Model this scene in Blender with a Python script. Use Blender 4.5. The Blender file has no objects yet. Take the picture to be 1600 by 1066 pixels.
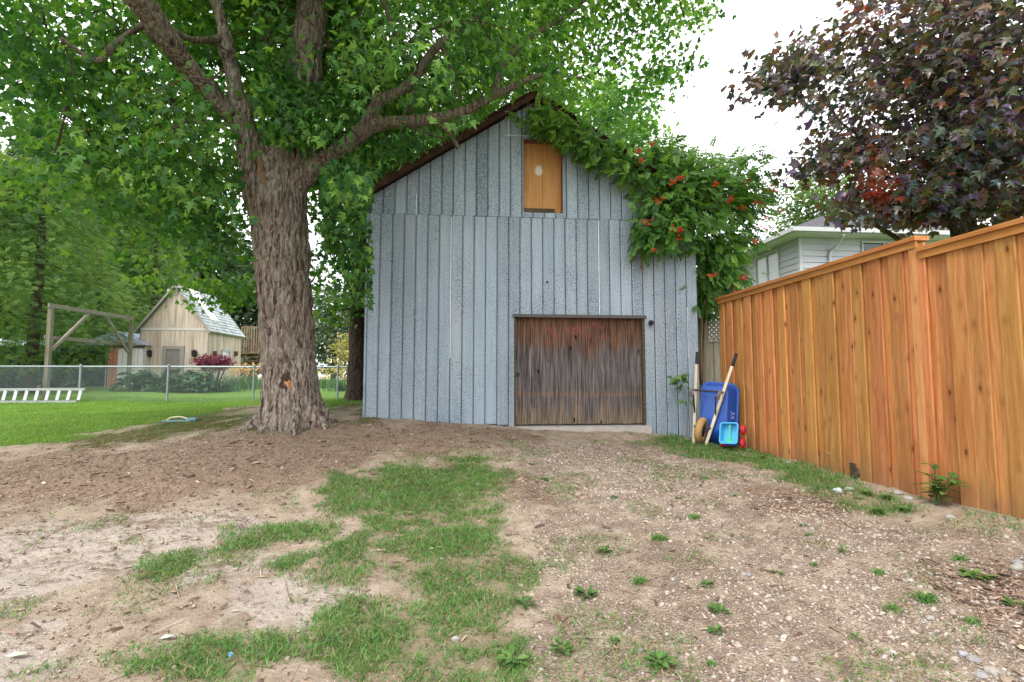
import bpy, math, random
import numpy as np
from mathutils import Vector, Matrix, Euler

# ------------------------------------------------------------------ camera, sky, sun, exposure
S = bpy.context.scene
COL = S.collection
FOC, EYE = 780.0, 1.35                      # focal length in photo pixels (1600 wide), eye height
PITCH, YAW = math.radians(4.03), math.radians(-5.13)
camd = bpy.data.cameras.new('camera')
camd.sensor_width = 36.0
camd.lens = FOC / 1600 * 36.0
camd.clip_end = 2000
cam = bpy.data.objects.new('camera', camd)
cam.location = (0, 0, EYE)
cam.rotation_euler = (math.radians(90) + PITCH, 0, YAW)
COL.objects.link(cam)
S.camera = cam

SUN_EL, SUN_AZ = math.radians(52), math.radians(215)      # azimuth clockwise from +Y: behind the camera, to the left
w = bpy.data.worlds.new('World'); S.world = w; w.use_nodes = True
wn = w.node_tree; wn.nodes.clear()
sky = wn.nodes.new('ShaderNodeTexSky'); sky.sky_type = 'NISHITA'; sky.sun_disc = False
sky.sun_elevation = SUN_EL; sky.sun_rotation = SUN_AZ; sky.dust_density = 4.0
wtc = wn.nodes.new('ShaderNodeTexCoord')
wno = wn.nodes.new('ShaderNodeTexNoise'); wno.inputs['Scale'].default_value = 2.2; wno.inputs['Detail'].default_value = 5
wrm = wn.nodes.new('ShaderNodeValToRGB')
wrm.color_ramp.elements[0].position = .3; wrm.color_ramp.elements[0].color = (11.0, 11.2, 11.6, 1)
wrm.color_ramp.elements[1].position = .75; wrm.color_ramp.elements[1].color = (14.5, 14.6, 14.8, 1)
wmx = wn.nodes.new('ShaderNodeMix'); wmx.data_type = 'RGBA'; wmx.inputs[0].default_value = .88   # cloud cover
wbg = wn.nodes.new('ShaderNodeBackground'); wbg.inputs['Strength'].default_value = 0.10
wou = wn.nodes.new('ShaderNodeOutputWorld')
wn.links.new(wtc.outputs['Generated'], wno.inputs['Vector'])
wn.links.new(wno.outputs['Fac'], wrm.inputs['Fac'])
wn.links.new(sky.outputs['Color'], wmx.inputs[6]); wn.links.new(wrm.outputs['Color'], wmx.inputs[7])
wn.links.new(wmx.outputs[2], wbg.inputs['Color']); wn.links.new(wbg.outputs['Background'], wou.inputs['Surface'])

sd = bpy.data.lights.new('sun', 'SUN'); sd.energy = 1.5; sd.angle = math.radians(24); sd.color = (1.0, .96, .9)
sun = bpy.data.objects.new('sun', sd); COL.objects.link(sun)
sdir = Vector((math.sin(SUN_AZ) * math.cos(SUN_EL), math.cos(SUN_AZ) * math.cos(SUN_EL), math.sin(SUN_EL)))
sun.rotation_euler = sdir.to_track_quat('Z', 'Y').to_euler(); sun.location = (-6, -8, 14)

vs = S.view_settings
vs.view_transform = 'Standard'; vs.look = 'None'; vs.gamma = 1; vs.use_curve_mapping = False
vs.exposure = 1.08
S.render.engine = 'CYCLES'
S.cycles.use_denoising = True
S.cycles.denoising_input_passes = 'RGB_ALBEDO_NORMAL'; S.cycles.denoising_prefilter = 'NONE'
S.cycles.max_bounces = 8; S.cycles.diffuse_bounces = 4; S.cycles.transmission_bounces = 6; S.cycles.transparent_max_bounces = 8
S.cycles.sample_clamp_indirect = 8

# ------------------------------------------------------------------ helpers
rng = np.random.default_rng(7)
random.seed(7)
RC = np.array(Euler((math.radians(90) + PITCH, 0, YAW)).to_matrix())
CAM = np.array([0, 0, EYE])

def ray(px, py):
    return RC @ np.array([(px - 800) / FOC, -(py - 533) / FOC, -1.0])
def at_Y(px, py, Y):
    d = ray(px, py); return CAM + d * (Y / d[1])
def at_X(px, py, X):
    d = ray(px, py); return CAM + d * (X / d[0])
def proj(P):
    q = (np.asarray(P) - CAM) @ RC
    zz = np.where(-q[..., 2] > .05, -q[..., 2], .05)
    return 800 + q[..., 0] / zz * FOC, 533 - q[..., 1] / zz * FOC

_perm = np.random.default_rng(3).random(65536)
def _h(i, j, k):
    return _perm[(i * 7919 + j * 104729 + k * 15485863) & 65535]
def vnoise(P):
    P = np.asarray(P, float)
    f = np.floor(P).astype(np.int64); t = P - f; t = t * t * (3 - 2 * t)
    i, j, k = f[..., 0], f[..., 1], f[..., 2]; x, y, z = t[..., 0], t[..., 1], t[..., 2]
    def L(a, b, s): return a + (b - a) * s
    return L(L(L(_h(i, j, k), _h(i+1, j, k), x), L(_h(i, j+1, k), _h(i+1, j+1, k), x), y),
             L(L(_h(i, j, k+1), _h(i+1, j, k+1), x), L(_h(i, j+1, k+1), _h(i+1, j+1, k+1), x), y), z)
def fbm(P, o=4):
    P = np.asarray(P, float); a, s, tot = 0, 1., 0
    for q in range(o):
        a = a + s * vnoise(P * 2 ** q + 17.3 * q); tot += s; s *= .5
    return a / tot
def fbm2(X, Y, s, o=4, z=0.):
    return fbm(np.stack([X * s, Y * s, np.full_like(X, z)], -1), o)
def sstep(a, b, x):
    t = np.clip((x - a) / (b - a), 0, 1); return t * t * (3 - 2 * t)

def seg_sd(poly, X, Y):
    """signed distance, positive inside"""
    poly = np.asarray(poly, float); best = np.full(X.shape, 1e9); ins = np.zeros(X.shape, bool)
    n = len(poly)
    for i in range(n):
        a, b = poly[i], poly[(i + 1) % n]
        e = b - a; L = max(e @ e, 1e-12)
        t = np.clip(((X - a[0]) * e[0] + (Y - a[1]) * e[1]) / L, 0, 1)
        best = np.minimum(best, (X - a[0] - t * e[0]) ** 2 + (Y - a[1] - t * e[1]) ** 2)
        if a[1] != b[1]:
            c = (a[1] > Y) != (b[1] > Y)
            ins ^= c & (X < (b[0] - a[0]) * (Y - a[1]) / (b[1] - a[1]) + a[0])
    d = np.sqrt(best)
    return np.where(ins, d, -d)

class MB:
    def __init__(s): s.v = []; s.f = []
    def add(s, vs, fs):
        b = len(s.v); s.v.extend([tuple(map(float, p)) for p in vs]); s.f.extend([tuple(i + b for i in f) for f in fs]); return s
    def box(s, x0, x1, y0, y1, z0, z1):
        return s.add([(x0,y0,z0),(x1,y0,z0),(x1,y1,z0),(x0,y1,z0),(x0,y0,z1),(x1,y0,z1),(x1,y1,z1),(x0,y1,z1)],
                     [(0,3,2,1),(4,5,6,7),(0,1,5,4),(1,2,6,5),(2,3,7,6),(3,0,4,7)])
    def bar(s, p, q, w, h, up=(0, 0, 1)):
        p, q = Vector(p), Vector(q); d = (q - p).normalized(); u = d.cross(Vector(up))
        if u.length < 1e-4: u = d.cross(Vector((0, 1, 0)))
        u.normalize(); n = u.cross(d).normalized(); u = u * w / 2; n = n * h / 2
        return s.add([p-u-n, p+u-n, p+u+n, p-u+n, q-u-n, q+u-n, q+u+n, q-u+n],
                     [(0,1,2,3),(4,7,6,5),(0,4,5,1),(1,5,6,2),(2,6,7,3),(3,7,4,0)])
    def tube(s, pts, rad, n=8, sub=1, cap=True):
        P = np.asarray(pts, float); R = np.broadcast_to(np.asarray(rad, float), (len(P),)).copy()
        if sub > 1: P, R = resample(P, R, sub)
        T = np.gradient(P, axis=0); T /= np.linalg.norm(T, axis=1)[:, None] + 1e-9
        ref = np.array([0, 0, 1.]) if abs(T[0][2]) < .9 else np.array([1., 0, 0])
        u = np.cross(T[0], ref); u /= np.linalg.norm(u)
        V = []
        for i in range(len(P)):
            u = u - T[i] * (u @ T[i]); u /= np.linalg.norm(u) + 1e-9; v = np.cross(T[i], u)
            for k in range(n):
                a = 2 * math.pi * k / n; V.append(P[i] + R[i] * (math.cos(a) * u + math.sin(a) * v))
        F = [(i*n+k, i*n+(k+1)%n, (i+1)*n+(k+1)%n, (i+1)*n+k) for i in range(len(P)-1) for k in range(n)]
        if cap: F += [tuple(range(n-1, -1, -1)), tuple((len(P)-1)*n+k for k in range(n))]
        return s.add(V, F)
    def cyl(s, p, q, r0, r1=None, n=12): return s.tube([p, q], [r0, r0 if r1 is None else r1], n)
    def prism(s, poly, a, b, axis='y'):
        """poly of (x,z) extruded from y=a to y=b"""
        n = len(poly)
        V = [(x, a, z) for x, z in poly] + [(x, b, z) for x, z in poly]
        if axis == 'x': V = [(a, x, z) for x, z in poly] + [(b, x, z) for x, z in poly]
        return s.add(V, [tuple(range(n)), tuple(range(2*n-1, n-1, -1))] + [(i, (i+1)%n+0, (i+1)%n+n, i+n)[::-1] for i in range(n)])
    def build(s, name, m, parent=None, smooth=False): return mk(name, s.v, s.f, m, parent, smooth)

def resample(P, R, sub):
    n = len(P); Q = np.vstack([2*P[0]-P[1], P, 2*P[-1]-P[-2]]); out, ro = [], []
    for i in range(n - 1):
        p0, p1, p2, p3 = Q[i], Q[i+1], Q[i+2], Q[i+3]
        for k in range(sub):
            t = k / sub
            out.append(.5 * ((2*p1) + (-p0+p2)*t + (2*p0-5*p1+4*p2-p3)*t*t + (-p0+3*p1-3*p2+p3)*t**3)); ro.append(R[i] + (R[i+1]-R[i])*t)
    out.append(P[-1]); ro.append(R[-1])
    return np.array(out), np.array(ro)

def link(o, m, parent):
    if m is not None: o.data.materials.append(m)
    COL.objects.link(o)
    if parent is not None: adopt(o, parent)
    return o
def adopt(o, parent):
    o.parent = parent; o.matrix_parent_inverse = base_matrix(parent).inverted()
def base_matrix(p):
    m = Matrix.Translation(p.location) @ p.rotation_euler.to_matrix().to_4x4()
    if p.parent: m = base_matrix(p.parent) @ p.matrix_parent_inverse @ m
    return m
def mk(name, v, f, m, parent=None, smooth=False):
    me = bpy.data.meshes.new(name); me.from_pydata(v, [], f); me.update()
    if smooth: me.polygons.foreach_set('use_smooth', [True] * len(me.polygons))
    return link(bpy.data.objects.new(name, me), m, parent)
def mk_np(name, V, F, m, parent=None, attrs=None, smooth=False):
    """V (n,3), F (k,3) or (k,4) arrays"""
    me = bpy.data.meshes.new(name); k, c = F.shape
    me.vertices.add(len(V)); me.vertices.foreach_set('co', np.ascontiguousarray(V, np.float32).ravel())
    me.loops.add(k * c); me.loops.foreach_set('vertex_index', np.ascontiguousarray(F, np.int32).ravel())
    me.polygons.add(k); me.polygons.foreach_set('loop_start', np.arange(0, k * c, c, dtype=np.int32))
    try: me.polygons.foreach_set('loop_total', np.full(k, c, np.int32))
    except Exception: pass
    if smooth: me.polygons.foreach_set('use_smooth', np.ones(k, bool))
    for nm, a in (attrs or {}).items():
        at = me.attributes.new(nm, 'FLOAT', 'POINT'); at.data.foreach_set('value', np.ascontiguousarray(a, np.float32))
    me.update(calc_edges=True); me.validate()
    return link(bpy.data.objects.new(name, me), m, parent)
def thing(name, label, cat, loc=(0, 0, 0), group=None):
    o = bpy.data.objects.new(name, None); o.location = tuple(map(float, loc)); o.empty_display_size = .2; COL.objects.link(o)
    o['label'] = label; o['category'] = cat
    if group: o['group'] = group
    return o
def tag(o, label=None, cat=None, group=None, kind=None):
    if label: o['label'] = label
    if cat: o['category'] = cat
    if group: o['group'] = group
    if kind: o['kind'] = kind
    return o

# ------------------------------------------------------------------ node helpers
class NT:
    def __init__(s, name):
        s.m = bpy.data.materials.new(name); s.m.use_nodes = True; s.t = s.m.node_tree; s.t.nodes.clear()
        s.out = s.t.nodes.new('ShaderNodeOutputMaterial')
    def put(s, sock, val):
        if isinstance(val, bpy.types.NodeSocket): s.t.links.new(val, sock)
        elif val is not None:
            if isinstance(val, (tuple, list)) and len(val) == 3 and sock.type == 'RGBA': val = (*val, 1)
            sock.default_value = val
    def n(s, typ, ins=None, **kw):
        nd = s.t.nodes.new('ShaderNode' + typ)
        for k, v in kw.items(): setattr(nd, k, v)
        for k, v in (ins or {}).items(): s.put(nd.inputs[k], v)
        return nd
    def co(s, which='Object'): return s.n('TexCoord').outputs[which]
    def vmul(s, v, sc): return s.n('VectorMath', {0: v, 1: sc}, operation='MULTIPLY').outputs[0]
    def vadd(s, a, b): return s.n('VectorMath', {0: a, 1: b}, operation='ADD').outputs[0]
    def rnd(s): return s.n('ObjectInfo').outputs['Random']
    def shifted(s):                       # object coordinates moved by a per-object random offset
        return s.vadd(s.co(), s.n('CombineXYZ', {0: s.math('MULTIPLY', s.rnd(), 37.), 1: s.math('MULTIPLY', s.rnd(), 91.), 2: s.math('MULTIPLY', s.rnd(), 53.)}).outputs[0])
    def noise(s, v, sc, det=4, rough=.55, dist=0.): return s.n('TexNoise', {'Vector': v, 'Scale': sc, 'Detail': det, 'Roughness': rough, 'Distortion': dist}).outputs['Fac']
    def vor(s, v, sc, feat='F1', out='Distance', rnd=1.): return s.n('TexVoronoi', {'Vector': v, 'Scale': sc, 'Randomness': rnd}, feature=feat).outputs[out]
    def math(s, op, a, b=None, clamp=False):
        nd = s.n('Math', {0: a}, operation=op, use_clamp=clamp)
        if b is not None: s.put(nd.inputs[1], b)
        return nd.outputs[0]
    def ss(s, x, a, b): return s.n('MapRange', {0: x, 1: a, 2: b, 3: 0., 4: 1.}, interpolation_type='SMOOTHSTEP').outputs[0]
    def mix(s, f, a, b, mode='MIX'):
        nd = s.n('Mix', data_type='RGBA', blend_type=mode); s.put(nd.inputs[0], f); s.put(nd.inputs[6], a); s.put(nd.inputs[7], b); return nd.outputs[2]
    def ramp(s, f, stops, interp='LINEAR'):
        nd = s.n('ValToRGB', {0: f}); r = nd.color_ramp; r.interpolation = interp
        while len(r.elements) < len(stops): r.elements.new(.5)
        for e, (p, c) in zip(r.elements, stops): e.position = p; e.color = (*c, 1)
        return nd.outputs[0]
    def attr(s, nm): return s.n('Attribute', attribute_name=nm).outputs['Fac']
    def xyz(s, v): return s.n('SeparateXYZ', {0: v}).outputs
    def bump(s, h, st=.5, d=.01): return s.n('Bump', {'Height': h, 'Strength': st, 'Distance': d}).outputs[0]
    def pbsdf(s, col, rough=.7, spec=.3, normal=None, metal=0., **ex):
        nd = s.n('BsdfPrincipled', {'Base Color': col, 'Roughness': rough, 'Specular IOR Level': spec, 'Metallic': metal})
        if normal is not None: s.put(nd.inputs['Normal'], normal)
        for k, v in ex.items(): s.put(nd.inputs[k.replace('_', ' ')], v)
        return nd.outputs[0]
    def fin(s, sh): s.t.links.new(sh, s.out.inputs['Surface']); return s.m

def plain(name, col, rough=.6, spec=.3, metal=0., var=.15, sc=12.):
    t = NT(name); v = t.shifted(); f = t.noise(v, sc, 4)
    c = t.mix(f, tuple(x * (1 - var) for x in col), tuple(min(1, x * (1 + var)) for x in col))
    return t.fin(t.pbsdf(c, rough, spec, t.bump(f, .15, .004), metal))
def leafmat(name, stops, trans=.42, tboost=(1.25, 1.25, .7), rough=.5, spec=.35):
    t = NT(name); c = t.ramp(t.attr('tint'), stops)
    tc = t.mix(1., c, tboost, 'MULTIPLY')
    p = t.pbsdf(c, rough, spec)
    tr = t.n('BsdfTranslucent', {'Color': tc}).outputs[0]
    return t.fin(t.n('MixShader', {0: trans, 1: p, 2: tr}).outputs[0])
def wood(name, c0, c1, knot=None, gs=(28, 28, 1.4), rough=.75, vary=.35, bump=.4, axis='z', hue=None, soil=None):
    """grain along one axis, every board its own cut of it"""
    t = NT(name); v = t.shifted(); r = t.rnd()
    g = {'z': gs, 'x': (gs[2], gs[1], gs[0]), 'y': (gs[0], gs[2], gs[1])}[axis]
    warp = t.vadd(v, t.vmul(t.n('TexNoise', {'Vector': v, 'Scale': 2.2, 'Detail': 2.}).outputs['Color'], (.06, .06, .06)))
    gr = t.noise(t.vmul(warp, g), 1., 5, .6)
    fine = t.noise(t.vmul(v, tuple(x * 4 for x in g)), 1., 3, .6)
    c = t.mix(t.ss(gr, .28, .72), c0, c1)
    c = t.mix(t.math('MULTIPLY', t.ss(fine, .52, .74), .35), c, tuple(x * .55 for x in c0))
    big = t.noise(t.vmul(v, (3., 3., .8)), 1., 3)
    c = t.mix(t.math('MULTIPLY', t.ss(big, .45, .75), .4), c, tuple(x * .8 for x in c0))
    if knot:
        kv = t.vmul(v, {'z': (8.5, 8.5, 3.8), 'x': (3.8, 8.5, 8.5), 'y': (8.5, 3.8, 8.5)}[axis])
        d = t.vor(kv, 1.)
        c = t.mix(t.math('MULTIPLY', t.ss(d, .30, .12), .5), c, tuple(x * .7 for x in c0))
        c = t.mix(t.math('MULTIPLY', t.ss(t.math('ADD', d, t.math('MULTIPLY', t.math('SUBTRACT', gr, .5), .12)), .12, .06), t.ss(t.math('FRACT', t.math('MULTIPLY', r, 3.7)), .0, .15)), c, knot)
    if soil:
        zz = t.math('ADD', t.xyz(t.co())[2], t.math('MULTIPLY', t.math('SUBTRACT', t.noise(t.vmul(v, (9., 9., 2.)), 1., 4), .5), .5))
        c = t.mix(t.math('MULTIPLY', t.ss(zz, .62, .25), .5), c, soil)
    hsv = t.n('HueSaturation', {'Hue': t.math('ADD', .5, t.math('MULTIPLY', t.math('SUBTRACT', t.math('FRACT', t.math('MULTIPLY', r, 7.31)), .5), hue or .02)),
                                'Value': t.math('ADD', 1 - vary / 2, t.math('MULTIPLY', r, vary)), 'Color': c}).outputs[0]
    h = t.math('ADD', gr, t.math('MULTIPLY', fine, .5))
    return t.fin(t.pbsdf(hsv, rough, .25, t.bump(h, bump, .004)))
# ------------------------------------------------------------------ terrain
BY = 7.75                                   # barn front plane
FX = 4.05                                    # cedar fence plane
_cp = [(-7, .5, .0), (0, .5, 0), (-3, 2.4, .02), (0, 2.4, 0), (2.4, 2.2, .02), (-6, 2.4, .03), (4.05, 3.3, .295), (4.05, 1.2, .22),
       (4.05, 5.2, .285), (4.05, 6.4, .30), (4.05, 7.5, .315), (3.4, 7.0, .355), (-12, 4, .12), (-7, 7, .345), (-12, 9, .42), (-16, 17, .49), (-20, 25, .8),
       (6.3, 5, .32), (12, 10, .5), (14, 20, .7), (0, 14, .72), (0, 25, .9), (0, -8, -.25), (-10, -8, -.2), (10, -8, -.1),
       (-1, 4.7, .20), (1.2, 4.7, .22), (-4.5, 4.7, .17)]
for px, py, Y in [(572, 652, BY), (700, 659, BY), (800, 667, BY), (905, 673, BY), (1010, 676, BY), (1092, 686, BY), (455, 664, 7.25), (560, 627, 12.3),
                  (263, 628, 17), (528, 625, 17), (390, 628, 17), (270, 603, 23), (130, 612, 20), (380, 600, 27), (300, 652, 9.6), (900, 600, 20)]:
    _cp.append(tuple(at_Y(px, py, Y)))
_cp = np.array(_cp)
def _U(r2): return r2 * np.log(r2 + 1e-9)
def _tps(P, z, lam=.02):
    n = len(P); K = _U(((P[:, None] - P[None]) ** 2).sum(-1)) + lam * np.eye(n)
    A = np.zeros((n + 3, n + 3)); A[:n, :n] = K; A[:n, n] = 1; A[:n, n+1:] = P; A[n, :n] = 1; A[n+1:, :n] = P.T
    return np.linalg.solve(A, np.concatenate([z, np.zeros(3)]))
_tw = _tps(_cp[:, :2], _cp[:, 2])
def zbase(X, Y):
    X = np.asarray(X, float); Y = np.asarray(Y, float); sh = X.shape; X = X.ravel(); Y = Y.ravel()
    Xc = np.clip(X, -20, 14); Yc = np.clip(Y, -6, 26); out = np.zeros(len(Xc))
    for i in range(0, len(Xc), 40000):
        s = slice(i, i + 40000); P = np.stack([Xc[s], Yc[s]], 1)
        out[s] = _U(((P[:, None] - _cp[None, :, :2]) ** 2).sum(-1)) @ _tw[:-3] + _tw[-3] + P @ _tw[-2:]
    return np.clip(out, -.4, 1.0).reshape(sh)
def zground(X, Y):
    X = np.asarray(X, float); Y = np.asarray(Y, float)
    near = sstep(11, 8, Y) * sstep(-9, -7.5, X)
    d = (fbm2(X, Y, 1.3, 3, 2.) - .5) * .07 + (fbm2(X, Y, 6.5, 4, 5.) - .5) * .045 * near
    rut = sum(np.exp(-((X - xr - .10 * np.sin(Y * .9)) / .17) ** 2) for xr in (.95, 2.35)) * .028 * sstep(7.6, 6.2, Y)
    d = d - rut
    root = np.exp(-((X + 2.55) ** 2 + (Y - 7.2) ** 2) / .9) * .05
    return zbase(X, Y) + d * sstep(40, 10, Y) + root
_gz = None
def G(px, py):
    """the ground point seen at a pixel"""
    d = ray(px, py); t = np.linspace(1.0, 60, 3000); P = CAM + np.outer(t, d)
    k = np.argmax(P[:, 2] < zbase(P[:, 0], P[:, 1]))
    return P[k] if k > 0 else P[-1]
def gp(px, py):
    p = G(px, py); return np.array([p[0], p[1], float(zground(p[0], p[1]))])
def gpoly(pts): return np.array([G(x, y)[:2] for x, y in pts])

PG = {
 'grass': [gpoly([(492,772),(528,748),(600,720),(680,716),(740,714),(795,735),(790,785),(805,816),(780,842),(800,868),(842,885),(836,905),(820,930),(800,965),(830,1035),(780,1075),(560,1075),(480,1030),(500,976),(520,955),(560,945),(640,945),(664,936),(640,905),(600,890),(560,885),(548,915),(520,925),(505,905),(490,876),(560,844),(610,822),(560,808),(505,800)]),
           gpoly([(160,1090),(170,1035),(240,1020),(320,1010),(350,1015),(420,1000),(470,1010),(470,1030),(420,1042),(370,1090)]),
           gpoly([(335,862),(365,838),(400,835),(440,825),(480,825),(512,830),(515,845),(480,848),(420,850),(390,870),(350,880)]),
           gpoly([(235,890),(260,870),(288,866),(294,880),(250,897)]), gpoly([(430,882),(440,870),(470,868),(478,885),(440,894)]),
           gpoly([(1005,684),(1060,681),(1100,697),(1165,702),(1230,728),(1290,737),(1330,757),(1400,778),(1428,802),(1400,815),(1330,802),(1260,762),(1190,737),(1120,720),(1040,707)])],
 'lawn': [np.vstack([[(-60, 4.5), (-14, 6.6)], gpoly([(0,700),(100,688),(200,670),(262,654),(330,646),(398,632)]), gpoly([(470,632),(512,640),(520,634),(572,628)]), [(-1.5, 8.2), (-1.5, 90), (-90, 90)]]),
          np.array([(4.2, -30), (80, -30), (80, 90), (-1.5, 90), (-1.5, 16.8), (4.2, 16.8)])],
 'moss': [gpoly([(40,702),(230,694),(400,672),(400,630),(330,643),(262,652),(200,668),(100,686)]), gpoly([(505,664),(515,628),(572,624),(572,656),(540,662)])],
 'mulch': [np.vstack([[(-14, 6.3)], gpoly([(0,704),(230,694),(400,668),(520,660),(575,652),(690,658),(800,668),(815,698),(700,708),(600,718),(500,748),(420,772),(300,788),(150,795),(0,802)]), [(-14, 4.3)]]),
           gpoly([(1500,905),(1560,885),(1640,880),(1720,900),(1720,990),(1600,985),(1530,950)]), gpoly([(790,740),(830,742),(880,772),(920,780),(910,805),(860,798),(800,775)]), gpoly([(1180,775),(1260,770),(1310,785),(1300,800),(1220,798)])],
 'sand': [gpoly([(-60,845),(0,832),(60,812),(180,806),(330,800),(400,815),(330,846),(240,866),(130,908),(0,962),(-60,975)]), gpoly([(380,925),(520,900),(528,960),(470,988),(400,962)]), gpoly([(-80,1000),(30,985),(120,1000),(160,1060),(100,1100),(-80,1100)]), gpoly([(230,880),(330,860),(480,862),(420,885),(300,905)])],
 'gravel': [gpoly([(815,690),(1000,683),(1080,706),(1230,752),(1400,815),(1600,832),(1750,880),(2000,1200),(835,1200),(830,1000),(850,900),(812,830),(800,770)])],
}
def masks(X, Y):
    n1 = fbm2(X, Y, 2.1, 4, 9.) - .5; n2 = fbm2(X, Y, 7.5, 3, 4.) - .5
    amp = np.clip(Y / 5, .5, 1.6)
    out = {}
    for k, (a, wdt) in {'grass': (.6, .16), 'lawn': (.9, .22), 'moss': (1.0, .7), 'mulch': (1.5, .6), 'sand': (1.1, .4), 'gravel': (.7, .3)}.items():
        m = np.zeros(X.shape)
        for p in PG[k]:
            sdv = seg_sd(p, X, Y) / amp
            m = np.maximum(m, sstep(-wdt, wdt, sdv + n1 * a + n2 * a * .45))
        out[k] = m
    return out

def _axis(a, b, step, lo, hi):
    mid = np.arange(a, b + 1e-6, step); out = [mid]; s = step; x = mid[-1]; R = []
    while x < hi: s *= 1.16; x += s; R.append(x)
    s = step; x = mid[0]; L = []
    while x > lo: s *= 1.16; x -= s; L.append(x)
    return np.concatenate([L[::-1], mid, R])
gx = _axis(-7.2, 4.2, .03, -700, 700); gy = _axis(1.5, 8.0, .03, -60, 1200)
GX, GY = np.meshgrid(gx, gy); GX = GX.ravel(); GY = GY.ravel()
GZ = zground(GX, GY)
GM = masks(GX, GY)
GZ = GZ + np.where(GM['mulch'] > 0, (fbm2(GX, GY, 14., 3, 1.) - .5) * .022 * GM['mulch'], 0) - GM['sand'] * .012
nx, ny = len(gx), len(gy)
ii, jj = np.meshgrid(np.arange(nx - 1), np.arange(ny - 1)); b0 = (jj * nx + ii).ravel()
GF = np.stack([b0, b0 + 1, b0 + nx + 1, b0 + nx], 1)

t = NT('ground_soil'); v = t.co()
n_big = t.noise(v, 1.1, 5); n_mid = t.noise(v, 7., 5, .6); n_fine = t.noise(v, 42., 4, .65); n_vf = t.noise(v, 150., 3, .7)
dirt = t.ramp(n_mid, [(.25, (.27, .205, .15)), (.5, (.41, .325, .25)), (.78, (.52, .435, .345))])
dirt = t.mix(t.math('MULTIPLY', t.ss(n_fine, .5, .72), .5), dirt, (.17, .12, .09))
gravv = t.vor(t.vadd(v, t.vmul(t.n('TexNoise', {'Vector': v, 'Scale': 20.}).outputs['Color'], (.02, .02, .02))), 62.)
gravc = t.n('TexVoronoi', {'Vector': v, 'Scale': 62.}).outputs['Color']
gravel = t.mix(t.ss(gravv, .15, .55), t.mix(.35, t.ramp(n_fine, [(.2, (.43, .345, .275)), (.8, (.545, .46, .39))]), gravc, 'SOFT_LIGHT'), (.24, .18, .14))
gravel = t.mix(t.ss(n_mid, .38, .66), gravel, dirt)
mulch = t.ramp(n_fine, [(.28, (.12, .078, .056)), (.5, (.28, .20, .148)), (.75, (.43, .33, .255))])
mulch = t.mix(t.math('MULTIPLY', t.ss(n_vf, .55, .75), .6), mulch, (.33, .25, .19))
sand = t.ramp(n_fine, [(.2, (.40, .33, .28)), (.7, (.56, .485, .43))])
sand = t.mix(t.ss(t.noise(t.vmul(v, (5., 9., 9.)), 1., 5, .7), .47, .66), sand, (.25, .19, .15))
moss = t.ramp(n_fine, [(.25, (.06, .045, .02)), (.5, (.105, .095, .03)), (.75, (.17, .16, .05))])
straw = t.ramp(n_vf, [(.25, (.13, .12, .065)), (.55, (.33, .265, .18)), (.8, (.12, .14, .055))])
lawn = t.ramp(n_fine, [(.25, (.09, .17, .03)), (.7, (.14, .25, .045))])
c = dirt
def lay(c, nm, col, lo=.25, hi=.75):
    a = t.math('ADD', t.attr(nm), t.math('MULTIPLY', t.math('SUBTRACT', n_mid, .5), .9))
    return t.mix(t.ss(a, lo, hi), c, col)
c = lay(c, 'gravel', gravel); c = lay(c, 'sand', sand); c = lay(c, 'mulch', mulch); c = lay(c, 'grass', straw, .4, 1.2); c = lay(c, 'moss', moss, .35, .9); c = lay(c, 'lawn', lawn)
c = t.mix(t.math('MULTIPLY', t.ss(n_big, .35, .7), .28), c, t.mix(1., c, (.62, .58, .55), 'MULTIPLY'))
c = t.mix(t.math('MULTIPLY', t.ss(n_vf, .54, .66), .5), c, t.mix(1., c, (.45, .40, .37), 'MULTIPLY')); c = t.mix(t.math('MULTIPLY', t.ss(n_vf, .44, .32), .4), c, t.mix(1., c, (1.35, 1.33, 1.3), 'MULTIPLY'))
h = t.math('ADD', t.math('MULTIPLY', n_fine, .7), t.math('ADD', t.math('MULTIPLY', n_vf, .35), t.math('MULTIPLY', t.math('SUBTRACT', 1., gravv), t.math('MULTIPLY', t.attr('gravel'), .6))))
M_ground = t.fin(t.pbsdf(c, .95, .12, t.bump(h, 1., .03)))
ground = mk_np('ground', np.stack([GX, GY, GZ], 1), GF, M_ground, None, GM, True)
tag(ground, 'bare sandy dirt and gravel yard merging into green lawn', 'ground', kind='structure')
# ------------------------------------------------------------------ materials of the barn
t = NT('speckled_metal_siding'); v = t.co(); r = t.rnd()
sp_v = t.vmul(v, (1., 1., .62))
sp = t.noise(sp_v, 74., 3, .62); sp2 = t.noise(sp_v, 90., 2, .6); area = t.noise(v, 1.3, 3)
th = t.math('SUBTRACT', t.math('ADD', .494, t.math('MULTIPLY', r, .045)), t.math('MULTIPLY', t.math('SUBTRACT', area, .5), .12))
speck = t.ss(t.math('SUBTRACT', t.math('ADD', t.math('MULTIPLY', sp, .65), t.math('MULTIPLY', sp2, .35)), th), .0, .06)
base = t.ramp(t.noise(t.vmul(v, (26., 26., 1.)), 1., 4), [(.3, (.265, .335, .405)), (.7, (.335, .41, .48))])
base = t.mix(t.math('MULTIPLY', t.ss(t.noise(t.vmul(v, (2.5, 2.5, .5)), 1., 4), .5, .75), .6), base, (.38, .43, .465))
base = t.n('HueSaturation', {'Value': t.math('ADD', .88, t.math('MULTIPLY', r, .18)), 'Color': base}).outputs[0]
c = t.mix(t.math('MULTIPLY', speck, t.math('ADD', .42, t.math('MULTIPLY', t.ss(t.noise(t.vmul(v, (3., 3., .8)), 1., 4), .35, .65), .48))), base, (.06, .085, .115))
rust = t.ss(t.noise(t.vmul(v, (1.2, 1.2, .6)), 3., 5, .7), .70, .82)
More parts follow.
